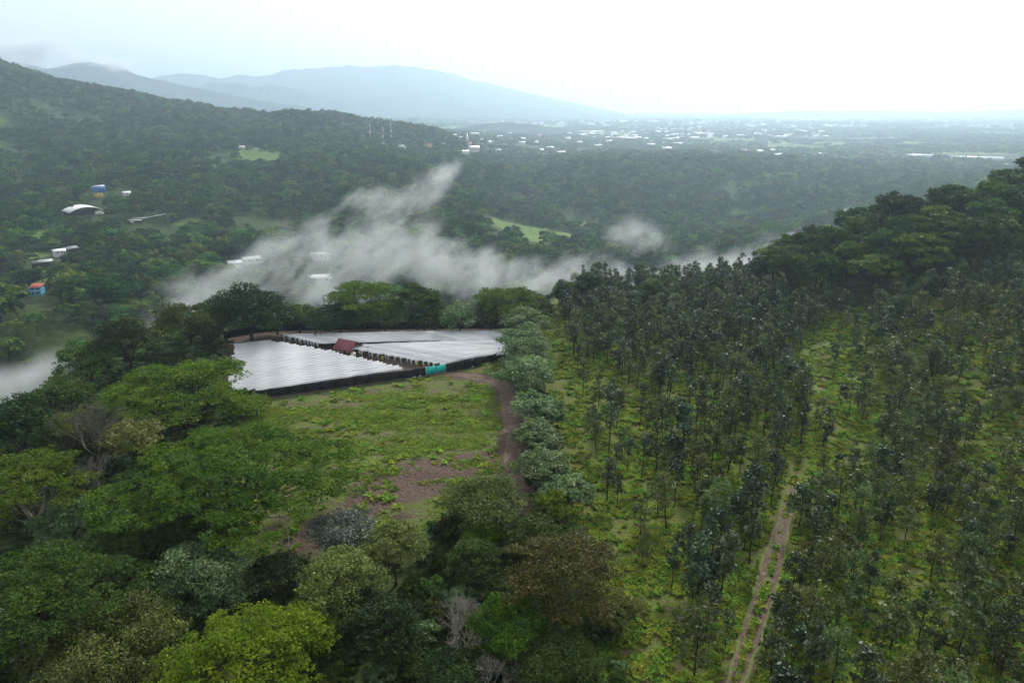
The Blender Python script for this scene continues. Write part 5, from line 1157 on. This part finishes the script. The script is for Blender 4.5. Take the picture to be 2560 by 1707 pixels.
# ------------------------------------------------------------------ air: valley mist, cloud on the ridge, haze
def mist(name, label, box, blobs, scale, dens, rot, step, thr=0.42, stretch=(1, 1, 1), col=(0.93, 0.97, 0.98), aniso=0.30, erode=4.4):
    (x0, x1), (y0, y1), (z0, z1) = box; c = np.array(((x0 + x1) / 2, (y0 + y1) / 2, (z0 + z1) / 2))
    m, n, l, out = new_mat(name + '_volume'); m.cycles.volume_step_rate = step if hasattr(m.cycles, 'volume_step_rate') else 1
    geo = n.new('ShaderNodeNewGeometry'); tc = n.new('ShaderNodeTexCoord'); pos = tc.outputs['Object']
    total = None
    wz = n.new('ShaderNodeTexNoise'); wz.inputs['Scale'].default_value = scale * 0.6; wz.inputs['Detail'].default_value = 2; l.new(pos, wz.inputs['Vector'])
    wm = n.new('ShaderNodeVectorMath'); wm.operation = 'SUBTRACT'; wm.inputs[1].default_value = (0.5, 0.5, 0.5); l.new(wz.outputs['Color'], wm.inputs[0])
    ws = n.new('ShaderNodeVectorMath'); ws.operation = 'MULTIPLY_ADD'; ws.inputs[1].default_value = (0.55 / scale,) * 3; l.new(wm.outputs[0], ws.inputs[0]); l.new(pos, ws.inputs[2])
    for bc, br, ba, st in blobs:
        mp = n.new('ShaderNodeMapping'); mp.vector_type = 'TEXTURE'; mp.inputs['Location'].default_value = tuple(np.array(bc) - c); mp.inputs['Rotation'].default_value = (0, ba, 0); mp.inputs['Scale'].default_value = br
        l.new(ws.outputs[0], mp.inputs['Vector'])
        ln = n.new('ShaderNodeVectorMath'); ln.operation = 'LENGTH'; l.new(mp.outputs[0], ln.inputs[0])
        mr = n.new('ShaderNodeMapRange'); mr.interpolation_type = 'SMOOTHSTEP'; mr.inputs['From Min'].default_value = 1.0; mr.inputs['From Max'].default_value = 0.1; mr.inputs['To Max'].default_value = st; l.new(ln.outputs['Value'], mr.inputs['Value'])
        if total is None: total = mr.outputs[0]
        else:
            ad = n.new('ShaderNodeMath'); ad.operation = 'ADD'; l.new(total, ad.inputs[0]); l.new(mr.outputs[0], ad.inputs[1]); total = ad.outputs[0]
    rm = n.new('ShaderNodeMapping'); rm.inputs['Rotation'].default_value = (0, rot, 0); l.new(ws.outputs[0], rm.inputs['Vector'])
    rs = n.new('ShaderNodeMapping'); rs.inputs['Scale'].default_value = stretch; l.new(rm.outputs[0], rs.inputs['Vector'])
    nz = n.new('ShaderNodeTexNoise'); nz.inputs['Scale'].default_value = scale; nz.inputs['Detail'].default_value = 4.5; nz.inputs['Roughness'].default_value = 0.64; l.new(rs.outputs[0], nz.inputs['Vector'])
    er = n.new('ShaderNodeMath'); er.operation = 'MULTIPLY_ADD'; er.inputs[1].default_value = erode; er.inputs[2].default_value = -erode * thr; l.new(nz.outputs['Fac'], er.inputs[0])
    sm = n.new('ShaderNodeMath'); sm.operation = 'ADD'; l.new(er.outputs[0], sm.inputs[0]); l.new(total, sm.inputs[1])
    cl = n.new('ShaderNodeMapRange'); cl.inputs['From Min'].default_value = 0.12; cl.inputs['From Max'].default_value = 1.4; cl.inputs['To Max'].default_value = 1.28; l.new(sm.outputs[0], cl.inputs['Value'])
    tm = n.new('ShaderNodeMapRange'); tm.inputs['From Max'].default_value = 0.35; l.new(total, tm.inputs['Value'])
    pw = n.new('ShaderNodeMath'); pw.operation = 'MULTIPLY'; l.new(cl.outputs[0], pw.inputs[0]); l.new(tm.outputs[0], pw.inputs[1])
    dm = n.new('ShaderNodeMath'); dm.operation = 'MULTIPLY'; dm.inputs[1].default_value = dens; l.new(pw.outputs[0], dm.inputs[0])
    v = n.new('ShaderNodeVolumePrincipled'); v.inputs['Color'].default_value = (*col, 1); v.inputs['Anisotropy'].default_value = aniso; v.inputs['Density Attribute'].default_value = ''
    l.new(dm.outputs[0], v.inputs['Density']); l.new(v.outputs[0], out.inputs['Volume'])
    me = MB().box((0, 0, 0), (x1 - x0, y1 - y0, z1 - z0)).mesh(name, m)
    return tag(obj(name, me, None, tuple(c)), label, 'mist', None, 'stuff')
def BL(u, v, y, ru, rv, ry, ang, st):               # a puff seen at (u, v), y metres ahead
    p = W(u, v, y); k = np.linalg.norm(p - np.array((0, 0, CAM_H))) / FPX; return (p, (ru * k, ry * 0.34, rv * k), -math.radians(ang), st)
mist('mist', 'pale mist rising from the valley behind the tunnels', ((-300, 330), (345, 487), (-110, 42)), [
    BL(900, 640, 420, 290, 115, 80, 14, 1.10), BL(1010, 520, 430, 220, 62, 60, 38, 1.0), BL(1095, 455, 440, 105, 42, 45, 52, 0.95), BL(900, 520, 430, 130, 75, 50, 35, 0.75), BL(700, 630, 420, 200, 80, 60, 28, 0.9),
    BL(1130, 670, 410, 290, 95, 80, -10, 1.15), BL(780, 730, 400, 300, 75, 70, 0, 1.1), BL(520, 730, 400, 240, 85, 65, 22, 0.70), BL(390, 830, 385, 160, 80, 60, 25, 0.62), BL(1650, 695, 420, 300, 60, 70, 6, 1.1),
    BL(1400, 690, 420, 260, 80, 70, 4, 0.95), BL(1860, 650, 430, 220, 75, 70, 14, 0.75), BL(1600, 600, 450, 160, 70, 60, -25, 0.58)], 0.060, 0.020, math.radians(34), 0.30, 0.480, (0.62, 0.26, 1.15))
mist('mist', 'low grey mist in the valley at the left edge', ((-260, -125), (180, 290), (-75, 10)), [BL(40, 960, 230, 130, 70, 60, 5, 1.0), BL(110, 930, 250, 120, 50, 50, 20, 0.7)], 0.03, 0.040, 0.2, 0.4, 0.5)
mist('mist', 'small white puffs over the ravine before the right hill', ((150, 420), (560, 760), (-90, 20)), [BL(2145, 540, 640, 45, 22, 40, 0, 0.9), BL(2220, 535, 660, 34, 16, 30, 0, 0.7), BL(1975, 585, 620, 30, 16, 30, 0, 0.7), BL(2080, 620, 640, 260, 60, 60, 5, 0.16)], 0.045, 0.05, 0.2, 0.4, 0.5)
mist('cloud', 'grey cloud bank clinging to the mountain crest at upper left', ((-3300, -1500), (3300, 3900), (170, 570)), [BL(30, 140, 3560, 200, 34, 260, 0, 1.3), BL(85, 120, 3560, 95, 24, 200, 6, 1.2), BL(240, 154, 3620, 130, 18, 200, -8, 1.1), BL(345, 178, 3640, 100, 12, 160, -18, 1.0)], 0.013, 0.013, 0.0, 0.3, 0.5, (0.6, 0.3, 1.2))

HAZE = 0.00017
m, n, l, out = new_mat('haze_volume'); v = n.new('ShaderNodeVolumePrincipled'); v.inputs['Color'].default_value = (0.66, 0.84, 1.0, 1); v.inputs['Density'].default_value = HAZE; v.inputs['Anisotropy'].default_value = 0.63; v.inputs['Density Attribute'].default_value = ''
l.new(v.outputs[0], out.inputs['Volume'])
zl = float(GZ.min()) - 1.0
tag(obj('haze', MB().box((0, 25000, (zl + 720) / 2), (104000, 54000, 720 - zl)).mesh('haze', m)), 'pale blue air haze over the whole valley', 'haze', None, 'stuff')
